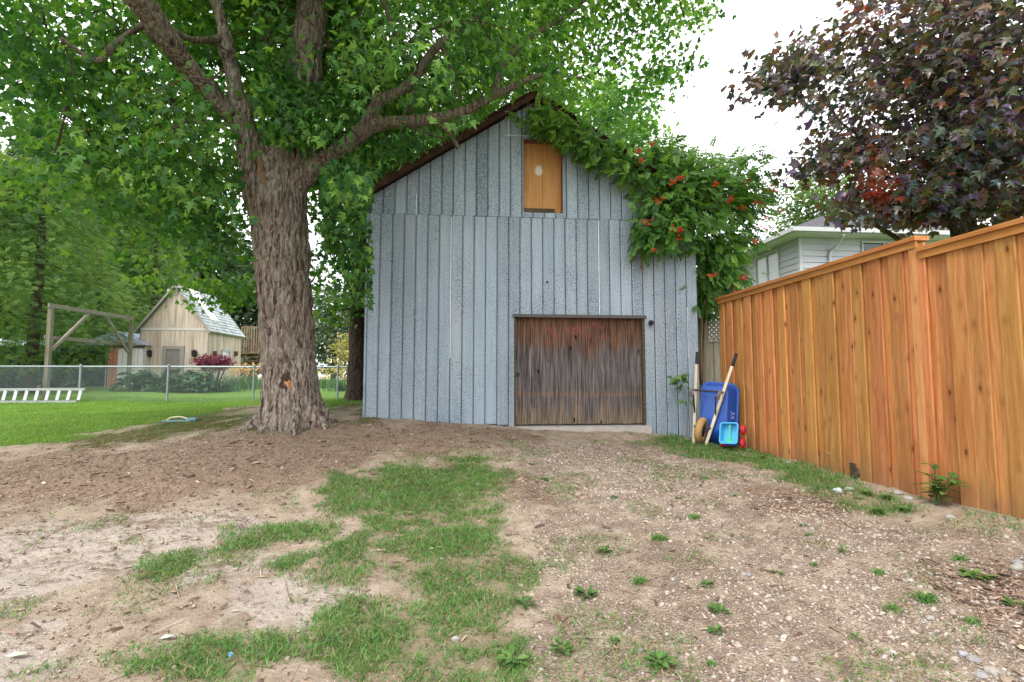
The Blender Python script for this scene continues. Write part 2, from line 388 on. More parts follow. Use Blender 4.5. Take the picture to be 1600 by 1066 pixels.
c = t.mix(t.math('MULTIPLY', rust, .35), c, (.16, .12, .095))
M_siding = t.fin(t.pbsdf(c, .55, .35, t.bump(speck, .25, .002), .12))
M_bright = plain('bare_galvanised_edge', (.62, .66, .68), .4, .5, .3, .12)
M_dark = plain('dark_timber_behind_joints', (.07, .08, .09), .9, .1)
t = NT('rusty_roof_metal'); v = t.co()
f = t.noise(v, 5., 6, .7); c = t.ramp(f, [(.3, (.035, .018, .012)), (.5, (.05, .025, .018)), (.70, (.10, .055, .04)), (.82, (.22, .19, .175))])
M_rust = t.fin(t.pbsdf(c, .85, .2, t.bump(f, .5, .01)))
M_concrete = plain('concrete', (.42, .39, .36), .9, .15, 0, .3, 9.)
M_black = plain('black_plastic', (.015, .015, .017), .5, .4)
# weathered door: paint remains and brown under the head, grey-black middle, tan splash band at the foot
t = NT('weathered_door_planks'); vo = t.co(); v = t.shifted(); r = t.rnd(); z = t.xyz(vo)[2]
gr = t.noise(t.vmul(v, (46., 46., 2.2)), 1., 5, .65); st = t.noise(t.vmul(v, (13., 13., .9)), 1., 5, .65); wv = t.noise(t.vmul(v, (16., 16., 1.6)), 1., 3)
c = t.mix(t.ss(gr, .3, .7), (.042, .036, .037), (.185, .163, .16))
c = t.mix(t.math('MULTIPLY', t.ss(st, .56, .72), .75), c, (.33, .29, .28))
zz = t.math('ADD', z, t.math('MULTIPLY', t.math('SUBTRACT', t.math('ADD', wv, t.math('MULTIPLY', r, .5)), .75), .55))
top = t.ss(zz, 1.62, 1.98); foot = t.ss(zz, 1.02, .62); band = t.math('MULTIPLY', t.ss(t.math('ADD', z, t.math('MULTIPLY', r, .025)), 1.03, 1.05), t.math('MULTIPLY', t.ss(t.math('ADD', z, t.math('MULTIPLY', r, .05)), 1.16, 1.10), t.ss(gr, .35, .6)))
brown = t.mix(t.ss(gr, .35, .65), (.045, .022, .013), (.20, .092, .045))
c = t.mix(t.math('MULTIPLY', top, .8), c, brown)
c = t.mix(t.math('MULTIPLY', foot, .75), c, t.mix(t.ss(gr, .3, .7), (.10, .07, .045), (.30, .225, .155)))
c = t.mix(t.math('MULTIPLY', band, .5), c, (.26, .15, .075))
red = t.math('MULTIPLY', t.ss(t.noise(vo, 6., 5, .7), .52, .6), t.math('MULTIPLY', t.ss(z, 1.78, 1.95), t.math('MULTIPLY', t.ss(t.xyz(vo)[0], 1.1, 1.3), t.ss(t.xyz(vo)[0], 2.5, 2.1))))
c = t.mix(t.math('MULTIPLY', red, .5), c, (.26, .07, .055))
kd = t.vor(t.vmul(v, (7., 7., 2.4)), 1.); c = t.mix(t.ss(kd, .13, .08), c, (.015, .01, .009)); c = t.mix(t.math('MULTIPLY', t.ss(kd, .05, .03), t.ss(r, .6, .7)), c, (.4, .34, .32))
M_door = t.fin(t.pbsdf(c, .85, .15, t.bump(gr, .6, .006)))
t = NT('tan_plywood'); v = t.co(); x, y, z = t.xyz(v)
c = t.ramp(t.noise(t.vmul(v, (22., 22., 2.)), 1., 4), [(.3, (.42, .205, .068)), (.7, (.52, .275, .105))])
c = t.mix(t.math('MULTIPLY', t.ss(t.noise(t.vmul(v, (3., 3., 1.4)), 1., 3), .45, .7), .5), c, (.40, .16, .04))
sp = at_Y(842, 267, BY + .08)
dd = t.n('VectorMath', {0: t.vmul(t.vadd(v, tuple(-sp)), (1., 0., .75))}, operation='LENGTH').outputs['Value']
c = t.mix(t.math('MULTIPLY', t.ss(t.math('ADD', dd, t.math('MULTIPLY', t.math('SUBTRACT', t.noise(v, 14.), .5), .06)), .085, .03), .85), c, (.75, .70, .64))
M_ply = t.fin(t.pbsdf(c, .7, .25))
M_darkwood = wood('dark_weathered_board', (.05, .035, .02), (.13, .095, .055), axis='x')

# ------------------------------------------------------------------ barn
def bx(px, py, Y=BY): return at_Y(px, py, Y)
XL, XR = bx(573, 500)[0], bx(1092, 560)[0]
XA, ZA = bx(833, 155)[0], bx(833, 158)[2]
ZE = bx(585, 306)[2]
SL = (ZA - ZE) / (XA - XL)
ZSEAM = bx(700, 337)[2]
DX0, DX1, DZ0, DZ1 = bx(803, 600)[0], bx(1009, 600)[0], bx(905, 667)[2], bx(905, 494)[2]
WX0, WX1, WZ0, WZ1 = bx(818, 280)[0], bx(879, 280)[0], bx(848, 333)[2], bx(848, 219)[2]
def roofz(x): return ZA - SL * abs(x - XA)
barn = thing('barn', 'pale blue speckled metal clad barn with low plank door and gable hatch', 'barn', ((XL + XR) / 2, BY + 4, float(zbase(0, BY + 4))))
BD = 9.0
# walls behind the cladding
mb = MB()
zb = .1
def wallpoly(x0, x1, z0, z1):
    if x1 - x0 > .01 and z1 > z0: mb.box(x0, x1, BY + .012, BY + .06, z0, z1)
wallpoly(XL + .01, DX0, zb, ZSEAM); wallpoly(DX1, XR - .01, zb, ZSEAM); wallpoly(DX0, DX1, DZ1, WZ0); wallpoly(DX0, DX1, zb, DZ0 - .03)
mb.prism([(XL + .01, ZSEAM), (XL + .01, roofz(XL) - .02), (WX0, roofz(WX0) - .02), (WX0, ZSEAM)], BY + .013, BY + .06)
mb.prism([(WX1, ZSEAM), (WX1, roofz(WX1) - .02), (XR - .01, roofz(XR) - .02), (XR - .01, ZSEAM)], BY + .013, BY + .06)
mb.prism([(WX0, WZ1), (WX0, roofz(WX0) - .02), (XA, ZA - .02), (WX1, roofz(WX1) - .02), (WX1, WZ1)], BY + .013, BY + .06)
mb.box(XL + .012, XL + .06, BY + .06, BY + BD, zb, roofz(XL) - .03); mb.box(XR - .06, XR - .012, BY + .06, BY + BD, zb, roofz(XR) - .03)
mb.prism([(XL, zb), (XL, roofz(XL) - .03), (XA, ZA - .03), (XR, roofz(XR) - .03), (XR, zb)], BY + BD - .05, BY + BD)
mb.build('wall', M_dark, barn)
# cladding sheets, each its own ribbed panel
PW = bx(718.1, 500)[0] - bx(700, 500)[0]
def panel(x0, x1, zlo, ztop, tilt, off, mat=M_siding):
    """ribbed sheet between x0 and x1 from zlo up to ztop(x), openings left out"""
    xs = list(np.linspace(x0, x1, 15))
    for e in (DX0, DX1, WX0, WX1, XA):
        if x0 + .004 < e < x1 - .004: xs.append(e)
    xs = sorted(set(xs)); V, F = [], []
    def yy(x):
        u = (x - x0) / (x1 - x0)
        rib = .0035 * (.5 + .5 * math.cos(2 * math.pi * u * 6.5))
        lip = .012 * max(0, 1 - min(u, 1 - u) / .035)
        return BY - .004 - off - rib + lip + tilt * (u - .5)
    for a, b in zip(xs[:-1], xs[1:]):
        m = (a + b) / 2; za = [zlo, zlo]; spans = [[zlo, None]]
        for (u0, u1, q0, q1) in ((DX0, DX1, -9, DZ1), (WX0, WX1, WZ0, WZ1)):
            if u0 - 1e-6 <= m <= u1 + 1e-6:
                new = []
                for s0, s1 in spans:
                    top = min(ztop(a), ztop(b)) if s1 is None else s1
                    if q1 <= s0 or q0 >= top: new.append([s0, s1]); continue
                    if q0 > s0: new.append([s0, q0])
                    if q1 < top: new.append([q1, s1])
                spans = new
        for s0, s1 in spans:
            k = len(V); ta, tb = (ztop(a), ztop(b)) if s1 is None else (s1, s1)
            if ta <= s0 + .001 and tb <= s0 + .001: continue
            V += [(a, yy(a), s0), (b, yy(b), s0), (b, yy(b), max(tb, s0)), (a, yy(a), max(ta, s0))]; F.append((k, k+1, k+2, k+3))
    if not F: return
    lo_ = [f for f in F if abs(V[f[0]][2] - zlo) < 1e-6]
    if len(lo_) == len(xs) - 1 and len(F) == 2 * len(lo_):          # an opening cuts the sheet right through
        for g_ in (lo_, [f for f in F if f not in lo_]):
            mk('metal_panel', [V[i] for f in g_ for i in f], [tuple(range(4 * q, 4 * q + 4)) for q in range(len(g_))], mat, barn)
    else: mk('metal_panel', V, F, mat, barn)
rp = random.Random(5)
nP = round((XR - XL) / PW); PW = (XR - XL) / nP
for i in range(nP):
    x0 = XL + i * PW; x1 = x0 + PW
    g = .004
    panel(x0 + g, x1 - g, float(zbase((x0+x1)/2, BY)) - .03 + (.05 if 0.25 < x0 < DX0 - .02 else -.03) if not (DX0 - .1 < x0 < DX1 - .1) else .1, lambda x, o=rp.uniform(-.004, .004): ZSEAM + o - (.06 if x > 2.7 else 0), rp.uniform(-.004, .004), rp.uniform(0, .003))
    x0 += .03; x1 += .03
    zl = ZSEAM + .006 - (.06 if x0 > 2.7 else 0)
    panel(x0 + g, min(x1, XR) - g, zl, lambda x: roofz(x) - .03, rp.uniform(-.004, .004), rp.uniform(.002, .005))
for px, y0, y1 in ((712, 340, 560), (646, 303, 336), (933, 345, 492), (792, 180, 214), (1073, 480, 560), (1077, 635, 684)):
    p, q = bx(px, y0, BY - .006), bx(px, y1, BY - .006)
    x = XL + round((p[0] - XL) / PW) * PW
    MB().bar((x, BY - .009, q[2]), (x, BY - .009, p[2]), .012, .006, (0, 1, 0)).build('bright_edge_strip', M_bright, barn)
# gable cross seam, corner strip
MB().box(bx(790, 210)[0], bx(833, 210)[0], BY - .012, BY - .006, bx(800, 212)[2] - .006, bx(800, 212)[2] + .006).build('cross_seam', M_bright, barn)
MB().box(XL - .03, XL, BY - .012, BY + .07, zb + .3, roofz(XL) - .06).build('corner_trim', M_siding, barn)
# roof: two ribbed sheets with overhang, rusty rake boards, purlin ends
OV = .26
for s in (-1, 1):
    x1 = XA + s * ((XR - XL) / 2 + .14); ys = np.linspace(BY - OV, BY + BD + .2, 160)
    V, F = [], []
    for k, y in enumerate(ys):
        w_ = .012 * math.cos(k * math.pi)
        for xx in (XA, x1): V += [(xx, y, roofz(xx) + .055 + w_), (xx, y, roofz(xx) + .045 + w_)]
    for k in range(len(ys) - 1):
        a, b = 4 * k, 4 * (k + 1); F += [(a, a+2, b+2, b), (a+1, b+1, b+3, a+3), (a+2, a+3, b+3, b+2)]
    F += [(0, 1, 3, 2)]
    mk('roof_sheet', V, F, M_rust, barn)
    mb = MB()
    mb.prism([(XA, roofz(XA) + .035), (x1, roofz(x1) + .035), (x1, roofz(x1) - .055), (XA, roofz(XA) - .055)][::(1 if s > 0 else -1)], BY - .20, BY - .165)
    mb.build('rake_board', M_rust, barn)
    MB().prism([(XA, roofz(XA) + .03), (x1, roofz(x1) + .03), (x1, roofz(x1) + .012), (XA, roofz(XA) + .012)][::(1 if s > 0 else -1)], BY - .16, BY + .2).build('soffit', M_rust, barn)
MB().tube([(XA, BY - OV - .01, ZA + .075), (XA, BY + BD, ZA + .075)], .05, 8).build('ridge_cap', M_rust, barn)
# door
ND = 21; door = tag(MB().box(DX0 + .005, DX1 - .005, BY + .115, BY + .14, DZ0 + .02, DZ1 - .01).build('door', M_dark, barn))
rd = random.Random(11); wds = np.array([rd.uniform(.8, 1.25) for _ in range(ND)]); wds = wds / wds.sum() * (DX1 - DX0 - .06); x = DX0 + .03
for wd in wds:
    j = rd.uniform(0, .006); b = .004
    MB().prism([(x + .002, DZ0 + .03 + rd.uniform(0, .015)), (x + wd - .002, DZ0 + .03 + rd.uniform(0, .015)), (x + wd - .002, DZ1 - .02), (x + .002, DZ1 - .02)], BY + .085 + j, BY + .11).build('door_plank', M_door, door)
    x += wd
fr = MB(); fr.box(DX0, DX0 + .03, BY + .01, BY + .16, DZ0, DZ1); fr.box(DX1 - .035, DX1, BY + .01, BY + .16, DZ0, DZ1); fr.build('door_jamb', M_darkwood, barn)
MB().box(DX0 - .02, DX1 + .02, BY - .035, BY + .05, DZ1 - .03, DZ1 + .018).build('door_head', plain('old_lead_flashing', (.10, .095, .09), .8, .2), barn)
MB().box(DX0 - .03, DX1 + .05, BY - .09, BY + .3, DZ0 - .12, DZ0 + .012).build('door_sill', M_concrete, barn)
MB().cyl((DX0 + .07, BY + .085, bx(807, 585)[2]), (DX0 + .07, BY + .05, bx(807, 585)[2]), .03).build('door_latch', M_black, door)
# hatch in the gable
xm = bx(849, 280)[0]
hatch = MB().box(WX0, WX1, BY + .12, BY + .14, WZ0, WZ1).build('gable_hatch', M_dark, barn)
MB().box(WX0 + .005, xm - .003, BY + .08, BY + .1, WZ0 + .01, WZ1 - .02).build('plywood_sheet', M_ply, hatch)
MB().box(xm + .003, WX1 - .005, BY + .084, BY + .1, WZ0 + .01, WZ1 - .02).build('plywood_sheet', M_ply, hatch)
MB().box(WX0 + .01, bx(868, 330)[0], BY + .05, BY + .075, WZ0 + .004, bx(840, 324)[2]).build('sill_board', M_darkwood, hatch)
mb = MB(); mb.box(WX0 - .004, WX0 + .006, BY - .005, BY + .12, WZ0, WZ1); mb.box(WX1 - .006, WX1 + .004, BY - .005, BY + .12, WZ0, WZ1)
mb.box(WX0, WX1, BY - .004, BY + .12, WZ1 - .03, WZ1); mb.build('hatch_reveal', plain('red_brown_reveal', (.16, .06, .03), .8), hatch)
# small fittings on the wall
p = bx(1016, 505, BY - .01)
lamp = MB().cyl((p[0], BY - .005, p[2]), (p[0], BY - .06, p[2]), .03, .04).tube([(p[0], BY - .05, p[2]), (p[0] - .02, BY - .11, p[2] - .02)], [.045, .03], 10).build('wall_spot', M_black, barn)
p = bx(855, 441, BY - .01); MB().cyl((p[0], BY + .004, p[2]), (p[0], BY - .016, p[2]), .02).build('bolt_head', M_black, barn)
p = bx(822, 165, BY - .05)
mb = MB(); rr = random.Random(2)
for k in range(9):
    a = p + np.array([rr.uniform(-.12, .14), rr.uniform(-.1, .03), rr.uniform(-.02, .1)])
    mb.tube([a, a + np.array([rr.uniform(-.1, .1), -.02, -.1]), a + np.array([rr.uniform(-.16, .16), -.03, -.24])], .004, 4, 3)
mb.build('dry_vine_roots', plain('dry_stem', (.26, .18, .12), .9), barn)
# ------------------------------------------------------------------ cedar fence on the right
M_cedar = wood('fresh_cedar', (.38, .145, .042), (.57, .27, .098), knot=(.13, .045, .016), rough=.62, vary=.46, hue=.024, bump=.35, soil=(.20, .12, .07))
M_cedar_y = wood('fresh_cedar_along', (.36, .13, .035), (.52, .23, .075), rough=.62, vary=.15, axis='y')
FY0, FY1, FYS = 1.0, float(at_X(1126, 560, FX)[1]), float(at_X(1440, 500, FX)[1])
ZT1, ZT2 = at_X(1125, 465, FX)[2] + .0, at_X(1460, 381, FX)[2]
fence = thing('board_fence', 'new orange cedar privacy fence with stepped flat cap rail', 'fence', (FX, 4.3, .3))
rf = random.Random(3); y = FY1; front = True; k = 0
while y > FY0:
    wd = rf.uniform(.135, .150) if front else rf.uniform(.085, .118)
    y2 = y - wd; zt = (ZT1 if (y + y2) / 2 > FYS else ZT2) - .075
    zb0 = float(zbase(FX, (y + y2) / 2)) - .06
    xo = FX + (rf.uniform(-.010, .004) if front else .024 + rf.uniform(0, .006)); e = .005 if front else 0; ov = .003 if front else .03
    ln = rf.uniform(-.002, .002)
    q = [(y2 - ov, xo + .018), (y2 - ov, xo + e), (y2 - ov + e, xo), (y + ov - e, xo), (y + ov, xo + e), (y + ov, xo + .018)]
    if not front: q = [q[0], (y2 - ov, xo), (y + ov, xo), q[5]]
    n = len(q)
    if abs(y - 5.0) < .08 and front: zb0 += .17
    V = [(x_, y_, zb0) for y_, x_ in q] + [(x_, y_ + ln, zt) for y_, x_ in q]
    mk('fence_board', V, [tuple(range(n)), tuple(range(2*n-1, n-1, -1))] + [(i+n, (i+1) % n + n, (i+1) % n, i) for i in range(n)], M_cedar, fence)
    y = y2; front = not front if rf.random() > .12 else front
for (a, b, zt) in ((FYS - .02, FY1 + .03, ZT1), (FY0, FYS - .024, ZT2)):
    MB().box(FX - .045, FX + .10, a, b, zt - .04, zt).build('cap_rail', M_cedar_y, fence)
    MB().box(FX - .026, FX - .006, a + .012, b - .012, zt - .105, zt - .042).build('trim_board', M_cedar_y, fence)
    MB().box(FX + .05, FX + .09, a, b, .75, .84).build('back_rail', M_cedar_y, fence)
    MB().box(FX + .05, FX + .09, a, b, zt - .5, zt - .41).build('back_rail', M_cedar_y, fence)
for yy in (FY1 - .05, 5.85, FYS, 2.4):
    MB().box(FX + .092, FX + .18, yy - .045, yy + .045, .1, ZT2 - .05).build('post', M_cedar, fence)
# a paler batten where the sections meet
MB().box(FX - .018, FX - .011, FYS + .004, FYS + .075, .26, ZT1 - .108).build('joint_batten', wood('pale_cedar', (.42, .19, .065), (.55, .28, .11), knot=(.12, .04, .015)), fence)

# ------------------------------------------------------------------ old grey board fence between barn and cedar fence
M_grey = wood('grey_weathered_fence', (.20, .17, .125), (.36, .32, .25), rough=.85, vary=.3)
GY_ = 8.15
gf = thing('weathered_fence', 'old grey brown board fence with lattice top beside the barn corner', 'fence', (4.0, GY_, .35))
def gx_(px, py): return at_Y(px, py, GY_)
zt = gx_(1100, 492)[2]
x = XR + .03; xs_post = gx_(1101, 490)[0]
while x < xs_post - .06:
    MB().box(x, x + .115, GY_ + .02, GY_ + .04, .3, zt - .02).build('fence_board', M_grey, gf); x += .122
MB().box(xs_post - .045, xs_post + .045, GY_ - .045, GY_ + .045, .2, gx_(1101, 486)[2]).build('post', M_grey, gf)
MB().box(xs_post - .06, xs_post + .06, GY_ - .06, GY_ + .06, gx_(1101, 486)[2], gx_(1101, 482)[2]).build('post_cap', M_grey, gf)
x0, x1 = xs_post + .05, xs_post + 2.4
za, zb_ = gx_(1115, 491)[2], gx_(1115, 531)[2]
MB().box(x0, x1, GY_ - .02, GY_ + .03, za - .04, za).build('top_rail', M_grey, gf)
MB().box(x0, x1, GY_ - .02, GY_ + .03, zb_ - .04, zb_).build('middle_rail', M_grey, gf)
lat = MB(); hh = za - .04 - zb_
for q in np.arange(x0 - hh, x1, .085):
    for s, yy in ((1, GY_), (-1, GY_ + .012)):
        a, b = (q, zb_), (q + hh, za - .04)
        if a[0] < x0: a = (x0, zb_ + x0 - q)
        if b[0] > x1: b = (x1, zb_ + x1 - q)
        if s < 0: a, b = (x0 + x1 - a[0], a[1]), (x0 + x1 - b[0], b[1])
        if abs(a[0] - b[0]) > .01: lat.bar((a[0], yy, a[1]), (b[0], yy, b[1]), .035, .008, (0, 1, 0))
tag(lat.build('lattice', M_grey, gf), kind='stuff')
x = x0
kk = 0
while x < x1 - .1:
    MB().box(x, x + .10, GY_ + (.0 if kk % 2 else .02), GY_ + (.018 if kk % 2 else .038), .25, zb_ - .042).build('fence_board', M_grey, gf); x += .098; kk += 1
# ------------------------------------------------------------------ leaf templates: x across, y to the tip, z up
def fan(outline, c=(0, .38, .03)):
    V = [c] + outline; n = len(outline)
    return np.array(V, float), np.array([(0, i + 1, (i + 1) % n + 1) for i in range(n)])
MAPLE = fan([(0,0,0),(.20,-.04,-.02),(.40,.12,-.05),(.22,.20,.0),(.56,.50,-.20),(.24,.48,.01),(.13,.66,0),(0,1.0,-.24),(-.13,.66,0),(-.24,.48,.01),(-.56,.50,-.20),(-.22,.20,0),(-.40,.12,-.10),(-.20,-.04,-.02)])
MAPLE_S = fan([(0,0,0),(.40,.10,-.05),(.58,.50,-.10),(.2,.55,0),(0,1.0,-.10),(-.2,.55,0),(-.58,.50,-.10),(-.40,.10,-.05)])
OVAL = (np.array([(0,0,0),(.22,.35,.06),(.17,.7,.03),(0,1,-.08),(-.17,.7,.03),(-.22,.35,.06),(0,.5,0)]), np.array([(0,1,6),(1,2,6),(2,3,6),(3,4,6),(4,5,6),(5,0,6)]))
DIAM = (np.array([(0,0,0),(.27,.5,.05),(0,1,-.05),(-.27,.5,.05)]), np.array([(0,1,2),(0,2,3)]))
def _pinnate(n=3, wl=.33, ww=.15):
    V, F = [], []
    for k in range(n):
        y = .15 + .7 * k / n
        for s in (-1, 1):
            b = len(V); d = np.array([s * .8, .6]); d /= np.linalg.norm(d); nn = np.array([-d[1], d[0]])
            o = np.array([0, y]); L = wl * (1 - .25 * k / n)
            for (l, h) in ((0, 0), (.5, ww), (1, 0), (.5, -ww)):
                q = o + d * l * L + nn * h; V.append((q[0], q[1], -.10 * l * l))
            F += [(b, b+1, b+2), (b, b+2, b+3)]
    b = len(V); V += [(0,.8,0),(.12,.95,0),(0,1.2,-.08),(-.12,.95,0)]; F += [(b,b+1,b+2),(b,b+2,b+3)]
    return np.array(V), np.array(F)
PINN = _pinnate()
def _cedar():
    V, F = [], []
    for k in range(4):
        y = .05 + .8 * k / 4; L = .42 * (1 - .5 * k / 4)
        for s in (-1, 1):
            b = len(V); dx, dy = s * L, L * .75
            V += [(0, y, 0), (dx * .5 + .03 * s, y + dy * .35, .0), (dx, y + dy, -.06), (dx * .35, y + dy * .6, .0)]; F += [(b, b+1, b+2), (b, b+2, b+3)]
    b = len(V); V += [(-.03, .0, 0), (.03, .0, 0), (0, 1.05, -.05)]; F += [(b, b+1, b+2)]
    return np.array(V), np.array(F)
CEDAR = _cedar()

def unit(a): return a / (np.linalg.norm(a, axis=-1, keepdims=True) + 1e-9)
def leaves_np(P, D, N, size, tmpl, jit=None):
    """one copy of the template per row: P base, D tip direction, N face normal"""
    D = unit(D); X = unit(np.cross(D, N)); Z = np.cross(X, D)
    T, Fc = tmpl
    s = np.asarray(size)[:, None, None]
    V = P[:, None] + s * (T[None, :, :1] * X[:, None] + T[None, :, 1:2] * D[:, None] + T[None, :, 2:] * Z[:, None])
    F = Fc[None] + (np.arange(len(P)) * len(T))[:, None, None]
    return V.reshape(-1, 3), F.reshape(-1, 3), len(T)
def sprays(C, centre, n, spread, size, r, droop=.5, flat=.35, up=.8):
    """n leaves round each cluster point C, tips outward and drooping"""
    m = len(C); out = unit(C - centre + r.normal(0, .4, C.shape)); 
    O = r.normal(0, 1, (m, n, 3)) * np.array([spread, spread, spread * flat])
    P = (C[:, None] + O).reshape(-1, 3)
    D = unit(out[:, None] * .7 + O / spread * .5 + r.normal(0, .45, (m, n, 3)) + np.array([0, 0, -droop])).reshape(-1, 3)
    N = unit(r.normal(0, .55, (m * n, 3)) + np.array([0, 0, up]) + np.repeat(out, n, 0) * .35)
    sz = size * r.uniform(.6, 1.2, m * n)
    tint = np.clip(np.repeat(r.normal(.5, .18, m) + (fbm(C * .55 + 3, 2) - .5) * .7, n) + r.normal(0, .14, m * n), 0, 1)
    return P, D, N, sz, tint
def crown(name, parts, tmpl, m, parent, keep=None, far=None):
    P, D, N, s, tint = [np.concatenate(x) for x in zip(*parts)]
    if keep is not None: k = keep(P + unit(D) * s[:, None] * .5); P, D, N, s, tint = P[k], D[k], N[k], s[k], tint[k]
    if far is None: groups = [(np.ones(len(P), bool), tmpl)]
    else:                                              # plainer leaves where they are out of sight or further off
        x, y = proj(P); out = (x < -60) | (x > 1660) | (y < -60); keepo = ~out | (np.random.default_rng(1).random(len(P)) < .42); s = np.where(out, s * 1.4, s)
        nr = ~out & (np.linalg.norm(P - CAM, axis=1) < far); groups = [(nr, tmpl), (~nr & keepo, MAPLE_S)]
    Vs, Fs, ts, o = [], [], [], 0
    for g, tm in groups:
        V, F, k = leaves_np(P[g], D[g], N[g], s[g], tm); Vs.append(V); Fs.append(F + o); o += len(V); ts.append(np.repeat(tint[g], k))
    return tag(mk_np(name, np.vstack(Vs), np.vstack(Fs), m, parent, {'tint': np.concatenate(ts)}), kind='stuff')
def in_poly(poly, px, py): return seg_sd(poly, np.asarray(px, float), np.asarray(py, float)) > 0
def ellip(n, c, rad, r, shell=.45):
    d = unit(r.normal(0, 1, (n, 3))); q = r.random(n) ** shell
    return np.array(c) + d * q[:, None] * np.array(rad)
def clumpy(C, sc, lo, z=0.):
    """drop points in the low places of a noise so that clumps and gaps form"""
    return C[fbm(C * sc + z, 2) > lo]
def twigs(name, C, src, r, m, parent, n, rad=.012):
    mb = MB()
    for c in C[r.choice(len(C), min(n, len(C)), False)]:
        k = np.argmin(((src - c) ** 2).sum(1) + r.random(len(src)) * .6); a = src[k]
        if np.linalg.norm(a - c) > 1.9: continue
        x_, y_ = proj(c)
        if 330 < x_ < 570 and y_ > 170: continue
        mid = (a + c) / 2 + r.normal(0, .10, 3) + np.array([0, 0, .12])
        mb.tube([a, mid, c], [rad * 1.6, rad, rad * .45], 4, 3, False)
    return tag(mb.build(name, m, parent), kind='stuff')

# ------------------------------------------------------------------ bark
def bark(name, c0, c1, c2, s=1.):
    t = NT(name); v = t.co()
    w_ = t.vadd(v, t.vmul(t.n('TexNoise', {'Vector': v, 'Scale': 5., 'Detail': 3.}).outputs['Color'], (.10, .10, .10)))
    a = t.noise(t.vmul(w_, (28 * s, 28 * s, 3.4 * s)), 1., 6, .7); b = t.noise(t.vmul(w_, (75 * s, 75 * s, 16 * s)), 1., 4, .6)
    c = t.ramp(a, [(.38, c0), (.49, c1), (.62, c2)])
    c = t.mix(t.math('MULTIPLY', t.ss(b, .5, .7), .55), c, tuple(x * .5 for x in c0))
    patch = t.noise(t.vmul(v, (2., 2., .9)), 1., 4)
    c = t.mix(t.math('MULTIPLY', t.ss(patch, .52, .72), .5), c, (.26, .235, .21))
    c = t.mix(t.math('MULTIPLY', t.ss(t.noise(t.vmul(v, (3., 3., 1.)), 2., 4), .6, .75), .45), c, (.15, .075, .045))
    h = t.math('ADD', a, t.math('MULTIPLY', b, .4))
    return t.fin(t.pbsdf(c, .92, .12, t.bump(h, .9, .03)))
M_bark = bark('furrowed_maple_bark', (.038, .026, .021), (.215, .172, .142), (.41, .355, .31))
M_bark2 = bark('dark_bark', (.028, .02, .017), (.075, .055, .045), (.15, .12, .10), 1.6)
M_limb = bark('limb_bark', (.07, .05, .04), (.17, .135, .105), (.28, .235, .19), 1.3)
M_branch = plain('branch_bark', (.17, .13, .10), .9, .1, 0, .45, 14.)
M_twig = plain('twig_bark', (.06, .045, .035), .9, .1)
G_STOPS = [(.0, (.020, .075, .024)), (.35, (.046, .14, .032)), (.62, (.092, .21, .038)), (1., (.19, .32, .06))]
M_maple = leafmat('maple_leaf', G_STOPS, .52, (1.8, 1.8, .85))

def remeshed(mb, voxel, name, m, parent, disp, smooth_it=4):
    me0 = bpy.data.meshes.new('tmp'); me0.from_pydata(mb.v, [], mb.f); ob = bpy.data.objects.new('tmp', me0); COL.objects.link(ob)
    md = ob.modifiers.new('r', 'REMESH'); md.mode = 'VOXEL'; md.voxel_size = voxel
    sm = ob.modifiers.new('s', 'SMOOTH'); sm.factor = .5; sm.iterations = smooth_it
    dg = bpy.context.evaluated_depsgraph_get(); me = bpy.data.meshes.new_from_object(ob.evaluated_get(dg))
    bpy.data.objects.remove(ob); bpy.data.meshes.remove(me0)
    n = len(me.vertices); V = np.empty(n * 3, np.float32); me.vertices.foreach_get('co', V); V = V.reshape(-1, 3).astype(float)
    Nn = np.empty(n * 3, np.float32); me.vertices.foreach_get('normal', Nn); Nn = Nn.reshape(-1, 3)
    V = V + Nn * disp(V)[:, None]
    me.vertices.foreach_set('co', V.astype(np.float32).ravel()); me.polygons.foreach_set('use_smooth', np.ones(len(me.polygons), bool)); me.name = name; me.update()
    return link(bpy.data.objects.new(name, me), m, parent)

# ------------------------------------------------------------------ the big maple in front of the barn
TY = 7.2
def pt(px, py, Y, r): return (*at_Y(px, py, Y), r * Y / FOC)
def tube_px(mb, L, n=10, sub=5):
    A = np.array([pt(*q) for q in L]); return mb.tube(A[:, :3], A[:, 3], n, sub)
maple = thing('maple_tree', 'massive old maple with furrowed trunk forking left of the blue barn', 'tree', (at_Y(455, 668, TY)[0], TY, .6))
mb = MB()
tube_px(mb, [(458,720,7.2,57),(456,672,7.2,52),(455,650,7.2,48),(454,610,7.2,46),(450,540,7.2,43.5),(446,460,7.2,43),(441,390,7.2,45),(438,330,7.2,45),(446,285,7.22,40),(453,230,7.25,38),(462,170,7.3,34),(474,110,7.35,31),(484,50,7.4,29),(489,-10,7.45,27),(495,-120,7.5,24),(500,-300,7.5,17)], 20, 5)
tube_px(mb, [(440,395,7.15,30),(416,330,7.1,31),(402,280,7.05,29),(392,240,7.0,25),(380,185,6.95,21),(366,125,6.9,17),(353,65,6.85,16),(338,5,6.8,15),(318,-80,6.7,13),(290,-220,6.6,10)], 14, 5)
tube_px(mb, [(392,235,7.0,20),(368,190,6.8,18),(332,150,6.5,18),(278,84,6.0,22),(228,16,5.5,25),(170,-60,5.0,24),(60,-200,4.4,20)], 12, 5)
tube_px(mb, [(462,175,7.35,20),(440,130,7.5,17),(422,75,7.6,16),(405,15,7.7,15),(380,-80,7.8,13)], 12, 5)
tube_px(mb, [(470,285,7.15,24),(492,256,7.05,19),(520,240,7.0,16.5),(548,222,6.98,16),(568,205,6.95,14)], 12, 5)
